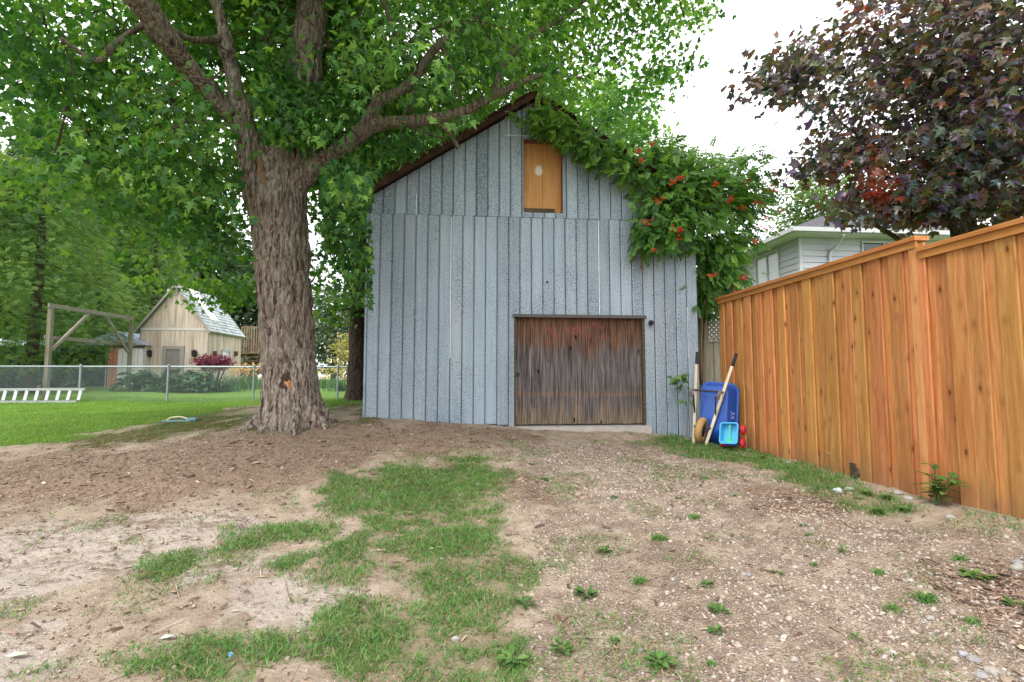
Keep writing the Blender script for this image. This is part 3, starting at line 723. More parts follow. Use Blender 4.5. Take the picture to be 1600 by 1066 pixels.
for a, L in ((-2.6, .62), (-2.0, .5), (-1.2, .58), (-.5, .72), (.1, .66), (3.6, .7), (2.6, .55), (-3.0, .74)):
    c = at_Y(456, 668, TY); e = (c[0] + math.cos(a) * L, TY + math.sin(a) * L)
    mb.tube([(c[0] + math.cos(a) * .28, TY + math.sin(a) * .28, c[2] + .28), (c[0] + math.cos(a) * .55, TY + math.sin(a) * .55, float(zbase(*(c[:2] + np.array([math.cos(a), math.sin(a)]) * .5))) + .05), (*e, float(zbase(*e)) - .06)], [.14, .10, .04], 8, 5)
def bark_disp(V):
    q = V + (fbm(V * 2.2, 2)[:, None] - .5) * .25
    a = fbm(q * np.array([19, 19, 2.0]), 4); rid = 1 - np.abs(2 * a - 1)
    lump = fbm(V * 2.6 + 5, 3) - .5
    return (.55 - rid) * .06 - .035 + lump * .08
remeshed(mb, .026, 'trunk', M_bark, maple, bark_disp)
br_pts = []
def branch(L, n=8):
    m_ = MB(); A = np.array([pt(*q) for q in L]); m_.tube(A[:, :3], A[:, 3], n, 5); P, _ = resample(A[:, :3], A[:, 3], 4); br_pts.append(P)
    return m_.build('branch', M_limb, maple, True)
branch([(556,213,6.96,15),(578,200,6.95,11),(605,192,6.93,10),(655,189,6.9,9.5),(690,184,6.9,9),(730,172,6.88,8),(772,150,6.86,6.5),(830,122,6.85,5),(868,118,6.8,3),(910,122,6.75,2)])
branch([(560,212,6.96,13),(576,190,6.96,11.5),(587,166,6.97,10),(600,155,7.0,9),(625,143,7.02,8),(648,122,7.05,8),(668,92,7.1,7.5),(684,72,7.1,6.5),(715,45,7.2,5),(765,12,7.3,4),(800,-30,7.4,3)])
branch([(588,166,6.97,7),(585,145,6.95,5),(592,115,6.9,3.5),(580,80,6.9,2.5)])
branch([(772,152,6.86,4.5),(782,110,6.9,5),(805,78,7.0,5),(850,45,7.1,4.5),(900,12,7.2,4),(950,-40,7.3,3)])
branch([(676,186,6.9,5),(700,205,7.0,4.2),(716,232,7.1,3.5)])
branch([(352,60,6.85,6),(300,62,6.4,4.5),(240,35,6.0,4.5),(180,70,5.6,5),(150,95,5.4,4),(95,60,5.2,3)])
branch([(487,40,7.4,12),(520,70,7.6,7),(545,40,7.8,6),(575,-10,8.0,5)])
branch([(380,180,6.95,5),(345,195,6.8,3.5),(300,188,6.6,3),(262,205,6.5,2)])
branch([(690,70,7.1,4),(706,120,7.15,3),(720,160,7.2,2)])
# the torn bark wound low on the trunk, and the bare wood below the fork
def blob(mbb, c, rx, ry, rz, n=12, seed=0):
    q = random.Random(seed); V = [c]; 
    for k in range(n):
        a = 2 * math.pi * k / n; s = q.uniform(.75, 1.2); V.append((c[0] + math.cos(a) * rx * s, c[1] + ry, c[2] + math.sin(a) * rz * s))
    return mbb.add(V, [(0, k + 1, (k + 1) % n + 1) for k in range(n)])
t = NT('bare_wood'); v = t.co(); f = t.noise(t.vmul(v, (40., 40., 8.)), 1., 4)
M_scar = t.fin(t.pbsdf(t.ramp(f, [(.3, (.25, .10, .04)), (.6, (.52, .27, .13)), (.8, (.60, .42, .28))]), .8, .2, t.bump(f, .5, .01)))
def trunk_surface(px, py, default):
    """where the ray through a pixel meets the trunk mesh"""
    o = [c for c in maple.children if c.name.startswith('trunk')][0]; d = ray(px, py)
    hit, loc, nor, idx = o.ray_cast(Vector(CAM), Vector(d).normalized())
    return (np.array(loc), np.array(nor)) if hit else (at_Y(px, py, default), np.array([0, -1., 0]))
def wound(name, px, py, w_, h_, m, seed, bulge=.012):
    c, nn = trunk_surface(px, py, TY - .45); q = random.Random(seed); V, F = [], []; n = 14
    for ring, s in ((0, 1.), (1, .6), (2, .0)):
        for k in range(n):
            a = 2 * math.pi * k / n; j = .8 + .22 * math.sin(2 * a + seed) + .14 * math.sin(5 * a + seed * 2) + q.uniform(-.12, .12)
            x_, z_ = px + math.cos(a) * w_ * s * j, py + math.sin(a) * h_ * s * j
            p, _ = trunk_surface(x_, z_, TY - .45); V.append(p - unit(p - CAM) * (.004 + bulge * (1 - s)))
    for r0 in range(2):
        for k in range(n): F.append((r0*n+k, r0*n+(k+1) % n, (r0+1)*n+(k+1) % n, (r0+1)*n+k))
    return mk(name, V, F, m, maple, True)
wound('bark_rim', 446, 595, 12, 16, plain('torn_bark', (.06, .038, .028), .95, .1, 0, .5, 40.), 4, .004)
wound('bark_wound', 450, 600, 6.5, 11, M_scar, 1, .016)
wound('bare_wood', 408, 268, 8, 24, plain('brown_bare_wood', (.24, .15, .10), .85, .15, 0, .5, 20.), 6, .01)
wound('lichen_scar', 447, 495, 4, 13, plain('grey_scar', (.24, .205, .18), .9, .1), 8, .01)
wound('lichen_scar', 451, 468, 4.5, 9, plain('grey_scar_pale', (.26, .23, .205), .9, .1), 3, .01)

# crown: one big ellipsoid of leaf sprays, kept off the gable, the trunk and the open sky
r = np.random.default_rng(21)
MC = np.array([-2.2, 7.6, 7.6])
C = ellip(10500, MC, (8.0, 5.4, 5.6), r, .5)
C = C[C[:, 2] > 2.4]
OPEN = [(-3000,-3000),(1150,-3000),(1140,-30),(1100,12),(1088,55),(1085,100),(1045,112),(1040,140),(1008,165),(985,215),(965,225),(900,178),(842,148),(836,150),(700,236),(588,300),(580,345),(480,352),(498,300),(480,235),(430,270),(425,320),(395,300),(345,330),(330,420),(270,350),(150,290),(0,275),(-3000,500)]
def keep_maple(C, r):
    x, y = proj(C); ok = in_poly(OPEN, x, y)
    trunk_zone = (np.abs(x - 455) < 55) & (y > 235) & (C[:, 1] < 7.6)
    fork = in_poly([(355,160),(395,130),(445,250),(470,300),(430,330),(385,300)], x, y) & (C[:, 1] < 7.4)
    limb = in_poly([(335,0),(365,0),(392,150),(372,190)], x, y) & (C[:, 1] < 7.2) & (r.random(len(C)) < .8)
    right = in_poly([(480,262),(560,190),(690,168),(700,192),(580,222),(500,285)], x, y) & (C[:, 1] < 7.2) & (r.random(len(C)) < .9)
    barn_clear = ~((C[:, 1] > 7.3) & (C[:, 1] < 17) & (np.abs(C[:, 0] - XA) < 2.9) & (C[:, 2] < ZA + .35 - SL * np.abs(C[:, 0] - XA)))
    close = np.linalg.norm(C - CAM, axis=1) > 4.4
    return C[ok & ~trunk_zone & ~fork & ~limb & ~right & barn_clear & close]
C = keep_maple(clumpy(C, .9, .46), r)
def px_blob(n, px, py, Y, rx, ry, rd, r):
    c = at_Y(px, py, Y); k = Y / FOC; return ellip(n, c, (rx * k, rd, ry * k), r, .45)
EX = np.vstack([px_blob(30, 535, 300, 6.4, 52, 42, .35, r), px_blob(22, 520, 360, 6.4, 34, 40, .3, r), px_blob(16, 560, 400, 6.4, 22, 50, .25, r), px_blob(6, 562, 455, 6.45, 16, 24, .2, r),
                px_blob(40, 455, 120, 6.5, 50, 85, .35, r), px_blob(22, 480, 205, 6.45, 42, 55, .3, r), px_blob(9, 400, 205, 6.4, 30, 30, .3, r),
                px_blob(44, 260, 240, 6.0, 120, 60, .7, r), px_blob(14, 110, 300, 7.0, 120, 40, .8, r), px_blob(20, 310, 350, 7.5, 60, 50, .6, r),
                px_blob(46, 70, 110, 6.3, 100, 90, .8, r), px_blob(22, 200, 130, 6.6, 60, 60, .6, r), px_blob(14, 340, 455, 9.5, 55, 26, .5, r), px_blob(10, 390, 440, 9.5, 25, 40, .4, r), px_blob(16, 240, 320, 6.4, 80, 40, .6, r), px_blob(5, 250, 420, 8, 40, 30, .5, r)])
CA = np.vstack([C, EX])
br_all = np.vstack(br_pts + [np.array([pt(*q)[:3] for q in [(441,390,7.2,0),(402,280,7.05,0),(366,125,6.9,0),(338,5,6.8,0),(278,84,6,0),(170,-60,5,0),(489,-10,7.45,0),(495,-120,7.5,0),(500,-300,7.5,0),(380,-80,7.8,0),(290,-220,6.6,0)]])])
LIMBS = [([(484,265),(520,240),(568,205),(605,192),(690,184),(772,150),(830,122)], 21, 7.3), ([(568,205),(590,162),(648,124),(690,70)], 18, 7.4), ([(415,320),(392,240),(378,180),(366,125),(353,65),(340,5)], 20, 7.2), ([(392,235),(368,190),(332,150),(278,84),(228,16)], 15, 6.6), ([(488,110),(487,0)], 26, 7.4)]
def keep_leaf(Q):
    x, y = proj(Q); ok = np.ones(len(Q), bool); rr = np.random.default_rng(5).random(len(Q))
    for L, wd, yd in LIMBS:
        for (x0, y0), (x1, y1) in zip(L[:-1], L[1:]):
            t_ = np.clip(((x - x0) * (x1 - x0) + (y - y0) * (y1 - y0)) / ((x1 - x0) ** 2 + (y1 - y0) ** 2), 0, 1)
            ok &= ~((np.hypot(x - x0 - t_ * (x1 - x0), y - y0 - t_ * (y1 - y0)) < wd) & (Q[:, 1] < yd) & (rr < .86))
    ok &= ~((np.abs(x - 450) < 52 - np.clip(300 - y, 0, 60) * .2) & (y > 150 + 150 * fbm(Q * 2.2, 2) + 30 * rr) & (Q[:, 1] < 7.4))
    ok &= ~in_poly([(574,296),(832,142),(990,238),(1000,800),(598,800),(597,300)], x, y)
    ok &= ~((x > 582) & (y > 292)) & ~((np.abs(Q[:, 0] - XA) < 2.85) & (Q[:, 1] > 7.3) & (Q[:, 2] < ZA + .1 - SL * np.abs(Q[:, 0] - XA)))
    return ok
crown('crown', [sprays(C, MC - [0, 0, 1.5], 22, .21, .099, r, .85), sprays(EX, MC, 19, .22, .102, r, .8)], MAPLE, M_maple, maple, keep_leaf, 7.2)
twigs('twigs', CA, np.vstack([br_all, C[::9]]), r, M_twig, maple, 1100, .008)

# ------------------------------------------------------------------ the second maple beside the barn
t2 = thing('maple_tree', 'slimmer dark maple behind the big trunk at the barn corner', 'tree', (at_Y(560, 625, 12.4)[0], 12.4, .75))
mb = MB(); T2 = 12.4
tube_px(mb, [(556,650,T2,21),(557,625,T2,20),(558,605,T2,16),(559,560,T2,14),(560,500,T2,13.5),(562,440,T2,13),(564,380,T2,13),(566,300,T2,12),(568,200,T2,11),(572,100,T2,9),(575,0,T2,7)], 12, 4)
tube_px(mb, [(556,470,T2,6),(545,440,T2,5),(536,410,T2-.2,4),(524,375,T2-.4,3)], 8, 4)
tube_px(mb, [(556,482,T2,3),(530,485,T2-.2,2),(500,498,T2-.5,1.4)], 6, 4)
tube_px(mb, [(566,320,T2,7),(600,270,T2,5),(650,220,T2,4),(700,170,T2+.5,3)], 8, 4)
remeshed(mb, .03, 'trunk', M_bark2, t2, lambda V: (fbm(V * np.array([14, 14, 3]), 3) - .5) * .05, 2)
r = np.random.default_rng(33); c2 = at_Y(590, 230, T2)
C = clumpy(ellip(1500, c2, (4.8, 3.6, 3.6), r, .5), .8, .44)
x, y = proj(C); C = C[(~((C[:, 1] < 17.5) & (np.abs(C[:, 0] - XA) < 3.0) & (C[:, 2] < ZA + .4 - SL * np.abs(C[:, 0] - XA)))) & ~((y > 330) & (x < 500)) & ~((y > 370) & (x > 490) & (x < 545))]
C = np.vstack([C, px_blob(12, 512, 420, T2 - 1, 20, 45, .5, r), px_blob(8, 575, 400, T2 - 1, 16, 50, .4, r), px_blob(8, 528, 480, T2 - .8, 22, 22, .3, r)])
crown('crown', [sprays(C, c2, 14, .30, .14, r)], MAPLE_S, M_maple, t2)

# ------------------------------------------------------------------ crimson maple over the fence
M_crimson = leafmat('crimson_maple_leaf', [(.0, (.028, .052, .062)), (.22, (.05, .085, .045)), (.38, (.115, .125, .035)), (.5, (.115, .072, .175)), (.62, (.16, .11, .045)), (.8, (.21, .08, .04)), (1., (.38, .055, .03))], .30, (1.6, 1.2, 1.0), .28, .7)
cr = thing('crimson_maple', 'dark purple leaved maple with red tips overhanging the cedar fence', 'tree', (8.2, 7.4, .4))
mb = MB(); mb.tube([(8.2,7.4,.2),(8.2,7.4,2.0),(8.15,7.4,4),(8.1,7.4,6),(8.0,7.4,8.2)], [.24,.2,.17,.12,.05], 10, 4)
src = [np.array([(8.15, 7.4, z_) for z_ in np.arange(2.2, 8, .3)])]
for e in ((4.6,6.6,5.4),(5.1,6.2,6.8),(5.2,7.2,4.2),(6.0,5.4,3.6),(6.5,6.0,7.5),(7.4,4.6,4.4),(9,5,5),(9.6,6,3.8),(5.6,8.4,5.5),(10.5,8,6)):
    e = tuple(np.array([8.15, 7.4, e[2] - .8]) * .28 + np.array(e) * .72)
    a = np.array([8.15, 7.4, min(max(e[2] - 1.6, 2.2), 6.5)]); m_ = (a + np.array(e)) / 2 + [0, 0, .25]
    mb.tube([a, m_, e], [.07, .045, .015], 6, 4); src.append(resample(np.array([a, m_, e]), np.zeros(3), 6)[0])
mb.build('trunk', M_bark2, cr, True); src = np.vstack(src)
r = np.random.default_rng(44); cc = np.array([8.1, 7.0, 5.8])
C = clumpy(ellip(2900, cc, (4.2, 3.4, 3.5), r, .55), 1.0, .42, 3.)
OUT = [(1360,-3000),(1345,-20),(1330,30),(1292,62),(1222,84),(1186,124),(1218,168),(1262,158),(1300,190),(1250,262),(1262,276),(1318,262),(1340,282),(1326,318),(1350,346),(1420,352),(1480,345),(1700,330),(5000,300),(5000,-3000)]
x, y = proj(C); ok = in_poly(OUT, x, y)
gap = (in_poly([(1340,170),(1450,140),(1470,175),(1400,215),(1330,215)], x, y) | in_poly([(1520,80),(1600,65),(1600,110),(1530,120)], x, y)) & (r.random(len(C)) < .8)
C = C[ok & ~gap & (C[:, 2] > 2.3) & ((C[:, 0] > 4.0) | (C[:, 2] > 3.4)) & (np.linalg.norm(C - CAM, axis=1) > 3.5)]
EX = np.vstack([px_blob(16, 1255, 120, 7.0, 62, 30, .3, r), px_blob(9, 1215, 130, 7.0, 32, 22, .25, r), px_blob(12, 1290, 262, 7.2, 42, 18, .3, r), px_blob(30, 1400, 310, 6.8, 60, 38, .4, r), px_blob(50, 1500, 310, 6.2, 100, 40, .5, r), px_blob(14, 1330, 80, 6.8, 45, 40, .3, r), px_blob(60, 1530, 240, 6.4, 90, 60, .6, r), px_blob(8, 1350, 235, 7, 20, 18, .2, r)])
C = np.vstack([C, EX])
P, D, N, s, tint = sprays(C, cc, 13, .24, .135, r, .45, .3, .9)
x, y = proj(P)
redz = np.exp(-(((x - 1375) / 45) ** 2 + ((y - 285) / 42) ** 2)) * .40 + np.exp(-(((x - 1350) / 40) ** 2 + ((y - 30) / 40) ** 2)) * .35
tint = np.clip(tint * .9 - .06 + redz, 0, 1)
tint = np.where(tint > .7, np.where((r.random(len(tint)) < .4) | (redz > .2), tint, .6 * r.random(len(tint))), tint)
crown('crown', [(P, D, N, s, tint)], MAPLE, M_crimson, cr, None, 9.)
twigs('twigs', C, src, r, M_twig, cr, 130, .009)

# ------------------------------------------------------------------ trees further off
M_cedarleaf = leafmat('cedar_spray', [(.0, (.03, .07, .024)), (.4, (.078, .165, .042)), (.75, (.145, .25, .062)), (1., (.23, .33, .095))], .4, (1.4, 1.4, .8), .6, .2)
def cedar(px, Y, top_py, rad, n, label, seed, bare=1.3):
    bare *= .5
    r = np.random.default_rng(seed); b = at_Y(px, 600, Y); z0 = float(zbase(b[0], Y)); h = at_Y(px, top_py, Y)[2] - z0
    th = thing('cedar_tree', label, 'tree', (b[0], Y, z0), 'cedars behind the chain link fence')
    mb = MB(); mb.tube([(b[0], Y, z0 - .2), (b[0] + .1, Y, z0 + h * .5), (b[0], Y, z0 + h * .96)], [.22, .14, .02], 8, 4)
    n = int(n * 2.8); q = r.random(n) ** .8; ang = r.random(n) * 6.283; zz = bare + q * (h - bare)
    rr_ = rad * np.minimum(1, (1 - q) * 1.35 + .06) * np.minimum(1, .65 + q * 3) * (.30 + .70 * r.random(n) ** .5)
    rr_ = rr_ * (.82 + .4 * fbm(np.stack([np.cos(ang) * 2, np.sin(ang) * 2, zz * .9], 1) + seed, 2))
    P = np.stack([b[0] + np.cos(ang) * rr_, Y + np.sin(ang) * rr_, z0 + zz], 1)
    out = np.stack([np.cos(ang), np.sin(ang), np.zeros(n)], 1)
    D = unit(out + r.normal(0, .35, (n, 3)) + np.array([0, 0, -.45])); N = unit(out * .6 + np.array([0, 0, .8]) + r.normal(0, .45, (n, 3)))
    tint = np.clip(fbm(P * .9, 2) * 1.3 - .15 + r.normal(0, .13, n), 0, 1)
    for k in range(26):
        i = r.integers(n); mb.tube([(b[0], Y, P[i, 2] + .3), (b[0] + (P[i, 0] - b[0]) * .9, Y + (P[i, 1] - Y) * .9, P[i, 2])], [.035, .01], 4)
    mb.build('trunk', M_twig, th)
    crown('crown', [(P, D, N, r.uniform(.17, .34, n), tint)], CEDAR, M_cedarleaf, th)
cedar(-90, 19, 150, 3.0, 2200, 'tall cedar at the left frame edge behind the ladder', 1, 1.5)
cedar(45, 20.5, 175, 2.9, 3600, 'broad bright green cedar rising behind the ladder on the fence', 2, 1.6)
cedar(140, 26.5, 215, 2.8, 3400, 'dark cedar behind the wooden swing frame', 3, 1.2)
cedar(232, 27, 290, 2.4, 2400, 'cedar standing right behind the plywood shed', 5, 1.0)
M_far = leafmat('far_tree_leaf', [(.0, (.05, .10, .035)), (.5, (.10, .18, .055)), (1., (.19, .26, .08))], .4, (1.4, 1.4, .8), .6, .2)
M_farhaze = leafmat('hazed_far_leaf', [(.0, (.05, .085, .05)), (.5, (.10, .15, .085)), (1., (.17, .22, .12))], .3, (1.2, 1.2, .9), .6, .2)  # distant leaves paler and greyer, haze put into their colour
def leafy(px, Y, top_py, wid_px, n, label, seed, m=M_far, lsize=.28, bottom=.25, cat='tree', group='trees in the far gardens', name='leafy_tree'):
    r = np.random.default_rng(seed); b = at_Y(px, 600, Y); z0 = float(zbase(b[0], Y)); h = at_Y(px, top_py, Y)[2] - z0; rx = wid_px * Y / FOC
    th = thing(name, label, cat, (b[0], Y, z0), group)
    mb = MB(); mb.tube([(b[0], Y, z0 - .3), (b[0] + .1, Y, z0 + h * .4), (b[0] - .1, Y, z0 + h * .9)], [.03 * h, .022 * h, .004 * h], 8, 3)
    for k in range(7):
        a = k * 2.4; q = .3 + .08 * k; mb.tube([(b[0], Y, z0 + h * q), (b[0] + math.cos(a) * rx * .5, Y + math.sin(a) * rx * .5, z0 + h * (q + .15))], [.012 * h, .004 * h], 5)
    mb.build('trunk', M_twig, th)
    c = np.array([b[0], Y, z0 + h * (bottom + 1) / 2])
    C = clumpy(ellip(n, c, (rx, rx, h * (1 - bottom) / 2), r, .35), 2.2 / rx ** .5, .42, seed)
    crown('crown', [sprays(C, c, 12, lsize * 1.7, lsize, r)], MAPLE_S, m, th)
leafy(930, 19.5, 128, 112, 900, 'light green tree rising behind the barn ridge', 61, leafmat('bright_leaf', G_STOPS, .5, (1.8, 1.8, .8)), .2, .45)
leafy(700, 20, 150, 110, 800, 'full green tree behind the left slope of the barn roof', 72, bpy.data.materials['bright_leaf'], .2, .3)
leafy(1298, 32, 258, 72, 1000, 'round green tree behind the white house roof', 62, M_far, .26, .3)
leafy(520, 38, 440, 48, 360, 'pale grey green tree far behind the slim dark maple', 63, M_farhaze, .3, .02)
leafy(470, 46, 400, 60, 300, 'hazy green tree hidden mostly behind the big trunk', 64, M_farhaze, .34, .02)
leafy(392, 44, 385, 60, 800, 'soft green tree behind the shingled shed roof', 65, M_farhaze, .34, .05)
leafy(300, 42, 310, 85, 650, 'tall pale green tree beyond the shed gable', 66, M_farhaze, .52, .02)
leafy(545, 30, 520, 22, 160, 'small yellow flowering shrub by the far lawn', 67, leafmat('yellow_leaf', [(.0, (.16, .18, .06)), (.5, (.36, .32, .10)), (1., (.55, .48, .22))], .4), .16, .05, 'shrub', None, 'shrub')
leafy(190, 46, 250, 110, 700, 'tall dense tree behind the row of cedars', 73, M_far, .8, .02)
leafy(20, 46, 260, 120, 700, 'wide dense tree behind the leftmost cedars', 74, M_far, .8, .02)
leafy(600, 50, 470, 70, 200, 'broad far tree behind the barn corner', 68, M_farhaze, .4, .02)
# ------------------------------------------------------------------ trumpet vine over the right side of the barn roof
M_vine = leafmat('vine_leaf', [(.0, (.032, .10, .026)), (.4, (.075, .185, .036)), (.7, (.13, .27, .045)), (1., (.21, .35, .06))], .44, (1.6, 1.7, .8), .42, .45)
vine = thing('trumpet_vine', 'flowering vine with red trumpet blooms climbing over the right barn eave', 'vine', (XR + .1, BY - .05, .35))
r = np.random.default_rng(71)
def along(n, pts, Y, spread, dr):
    P = np.array([at_Y(x, y, Y) for x, y in pts]); t_ = r.random(n) * (len(P) - 1); i = np.minimum(t_.astype(int), len(P) - 2); f = (t_ - i)[:, None]
    return P[i] * (1 - f) + P[i + 1] * f + r.normal(0, 1, (n, 3)) * np.array(spread) + np.array([0, 0, dr])
C = np.vstack([along(52, [(842,170),(880,195),(930,215),(985,243)], BY - .32, (.05, .04, .08), -.05),
               along(14, [(905,232),(960,262),(1000,275)], BY - .3, (.10, .05, .10), 0),
               along(10, [(838,182),(862,222)], BY - .28, (.05, .03, .08), 0),
               along(40, [(930,205),(1000,245),(1060,268)], BY + .3, (.12, .2, .08), .02),
               px_blob(130, 1060, 290, 7.65, 82, 52, .5, r), px_blob(95, 1130, 300, 8.0, 68, 54, .55, r), px_blob(70, 1050, 340, 7.45, 60, 32, .28, r),
               px_blob(26, 1020, 370, 7.4, 24, 15, .15, r), px_blob(20, 1085, 350, 7.42, 42, 16, .2, r), px_blob(70, 1116, 392, 7.9, 27, 48, .35, r), px_blob(40, 1120, 440, 7.95, 24, 32, .3, r), px_blob(26, 1104, 450, 7.95, 10, 40, .12, r),
               px_blob(24, 1172, 315, 8.1, 30, 48, .4, r), px_blob(8, 1165, 370, 8.1, 12, 18, .3, r), px_blob(12, 1040, 240, 7.7, 45, 14, .3, r), px_blob(7, 1098, 250, 7.9, 10, 14, .1, r), px_blob(9, 1160, 250, 8.0, 24, 16, .2, r)])
x, y = proj(C)
C = C[fbm(C * 3.5, 2) > .36]; x, y = proj(C)
C = C[~((x > 955) & (x < 1092) & (y > 392) & (C[:, 1] < BY + .1)) & ~((x < 992) & (y > 318))]
vc = np.array([XR - .2, BY + .6, 3.9])
P, D, N, s, tint = sprays(C, vc, 9, .15, .19, r, .85, .6, .55)
N = unit(N + np.array([-.15, -.55, .2]))
tint = np.clip(tint + sstep(3.6, 4.9, P[:, 2]) * .22 - .12, 0, 1)  # leaves tinted lighter with height, light on the top put into the colour
x, y = proj(P + unit(D) * s[:, None] * .6); q_ = ~((x < 968 + 34 * fbm(P * 4., 2)) & (y > 155 + .62 * (x - 833) + 60)); P, D, N, s, tint = P[q_], D[q_], N[q_], s[q_], tint[q_]
V, F, k = leaves_np(P, D, N, s, PINN)
tag(mk_np('foliage', V, F, M_vine, vine, {'tint': np.repeat(tint, k)}), kind='stuff')
M_stem = plain('vine_stem', (.20, .15, .10), .9, .1)
for L in ([(1098,700),(1100,560),(1104,470),(1095,400),(1060,340)], [(1003,420),(1006,360),(1004,300)], [(1096,600),(1097,500),(1110,430),(1125,360)], [(842,165),(900,205),(960,232),(1020,262),(1080,300)]):
    yv = 7.62 if L[0][0] < 1010 else BY + .25
    MB().tube([at_Y(x, y, yv) for x, y in L], [.022, .02, .016, .012, .008][:len(L)], 6, 4).build('stem', M_stem, vine, True)
M_flower = leafmat('trumpet_petal', [(0., (.50, .030, .02)), (.6, (.62, .055, .03)), (1., (.70, .16, .03))], .35, (1.2, 1.2, 1.), .5, .3)
def flower_mesh(nm, seed):
    q = random.Random(seed); V, F = [], []; tints = []
    for b in range(3):
        d = Vector((q.uniform(-.7, .7), -1 + q.uniform(0, .8), q.uniform(-.5, .5))).normalized(); u = d.orthogonal().normalized(); v_ = d.cross(u); o = Vector((q.uniform(-.04, .04), q.uniform(-.02, .02), q.uniform(-.035, .035)))
        k = len(V)
        for (l, rad) in ((0, .006), (.045, .013), (.075, .017)):
            for j in range(5): a = j * 1.2566; V.append(o + d * l + (u * math.cos(a) + v_ * math.sin(a)) * rad); tints.append(.8 if l < .05 else .3)
        for rr_ in range(2):
            for j in range(5): F.append((k + rr_*5 + j, k + rr_*5 + (j+1) % 5, k + rr_*5 + 5 + (j+1) % 5, k + rr_*5 + 5 + j))
        for j in range(5):
            a = j * 1.2566 + .63; m_ = len(V); V.append(o + d * .082 + (u * math.cos(a) + v_ * math.sin(a)) * .045); tints.append(.2); F.append((k + 10 + j, k + 10 + (j+1) % 5, m_))
    me = bpy.data.meshes.new(nm); me.from_pydata(V, [], F); at = me.attributes.new('tint', 'FLOAT', 'POINT'); at.data.foreach_set('value', tints); me.materials.append(M_flower); return me
fms = [flower_mesh('flower', s_) for s_ in (1, 2, 3)]
rfl = random.Random(9)
for px, py in ((1000,253),(1018,225),(1057,283),(1050,286),(1064,280),(1115,290),(1140,307),(1144,313),(1138,315),(1168,285),(1163,288),(1197,296),(1212,298),(1206,293),(1190,320),(1182,318),(1160,326),(1219,330),(1212,334),(1130,337),(1193,342),(1184,356),(1200,356),(1031,313),(1060,362),(1053,360),(1061,372),(1020,393),(1176,379),(1184,380),(1112,430),(1119,428),(1108,432),(1160,432),(1150,452),(1164,436),(995,237),(1006,347),(1013,348)):
    o = bpy.data.objects.new('flower', fms[rfl.randrange(3)]); COL.objects.link(o)
    Yf = 7.0 if px < 1125 and py < 400 else (7.3 if px < 1150 else 7.5)
    o.location = at_Y(px, py, Yf); o.rotation_euler = (rfl.uniform(-.4, .4), rfl.uniform(-1, 1), rfl.uniform(-.6, .6)); s_ = rfl.uniform(.5, .9); o.scale = (s_, s_, s_)
    adopt(o, vine)
# a young sprig growing out beside the wall
sp = thing('vine_sprig', 'small leafy green sprig growing against the blue wall beside the wheelbarrow', 'plant', gp(1068, 688))
p = [at_Y(1072, 690, 7.6), at_Y(1075, 640, 7.62), at_Y(1066, 600, 7.6), at_Y(1064, 578, 7.58)]
MB().tube(p, [.006, .005, .004, .003], 5, 4).build('stem', M_stem, sp)
C = np.vstack([px_blob(7, 1064, 592, 7.58, 11, 14, .06, r), px_blob(2, 1070, 622, 7.58, 4, 6, .03, r)])
P, D, N, s, tint = sprays(C, np.mean(C, 0), 3, .04, .13, r, .4, .5, .3); N = unit(N + np.array([0, -.9, .2]))
V, F, k = leaves_np(P, D, N, s, PINN); mk_np('leaves', V, F, M_vine, sp, {'tint': np.repeat(tint, k)})
# ------------------------------------------------------------------ white sided house behind the cedar fence
t = NT('white_vinyl_siding'); v = t.co()
M_vinyl = t.fin(t.pbsdf(t.mix(t.noise(t.vmul(v, (1., 1., 6.)), 1.5, 4), (.44, .44, .51), (.53, .53, .60)), .55, .3))
M_white = plain('white_trim', (.52, .52, .54), .5, .3, 0, .05)
M_soffit = plain('soffit', (.60, .58, .57), .7, .2, 0, .05)
t = NT('grey_asphalt_shingle'); v = t.co()
f = t.noise(v, 9., 5, .7); M_shing = t.fin(t.pbsdf(t.ramp(f, [(.3, (.065, .062, .07)), (.5, (.125, .12, .13)), (.72, (.20, .195, .205))]), .9, .1, t.bump(f, .4, .01)))
t = NT('window_glass'); M_glass = t.fin(t.pbsdf((.05, .06, .07), .06, .6))
M_curtain = plain('curtain', (.75, .74, .72), .8, .2, 0, .15, 3.)
HX0, HY0, HX1, HY1 = at_Y(1250, 400, 15)[0], 15.0, at_Y(1250, 400, 15)[0] + 11, 23.5
ZSOF = at_Y(1250, 371, 15)[2]
house = thing('house', 'white sided two storey house with grey hip roof behind the cedar fence', 'house', ((HX0 + HX1) / 2, (HY0 + HY1) / 2, .6))
MB().box(HX0 + .02, HX1 - .02, HY0 + .02, HY1 - .02, .3, ZSOF).build('wall', M_vinyl, house)
# windows: (face, a0, a1, z0, z1)
def win(face, a0, a1, z0, z1, mull, m=M_glass):
    o = .03; fw = .055
    def B(mb, u0, u1, w0, w1, d0, d1):
        if face == 'f': mb.box(u0, u1, HY0 - d1, HY0 - d0, w0, w1)
        else: mb.box(HX0 - d1, HX0 - d0, u0, u1, w0, w1)
    f = MB(); B(f, a0, a1, z0 - fw, z0, -.02, o + .03); B(f, a0, a1, z1, z1 + fw, -.02, o + .03); B(f, a0 - fw, a0, z0 - fw, z1 + fw, -.02, o + .03); B(f, a1, a1 + fw, z0 - fw, z1 + fw, -.02, o + .03)
    for q in mull: B(f, q - .03, q + .03, z0, z1, -.02, o + .02)
    fo = f.build('window', M_white, house)
    es = [a0] + list(mull) + [a1]
    for u0, u1 in zip(es[:-1], es[1:]):
        g = MB(); B(g, u0, u1, z0, z1, -.01, .012); g.build('pane', m, fo)
    return fo
wz1 = at_Y(1350, 380, HY0)[2]
WF = (at_Y(1347, 385, HY0)[0], at_Y(1440, 385, HY0)[0])
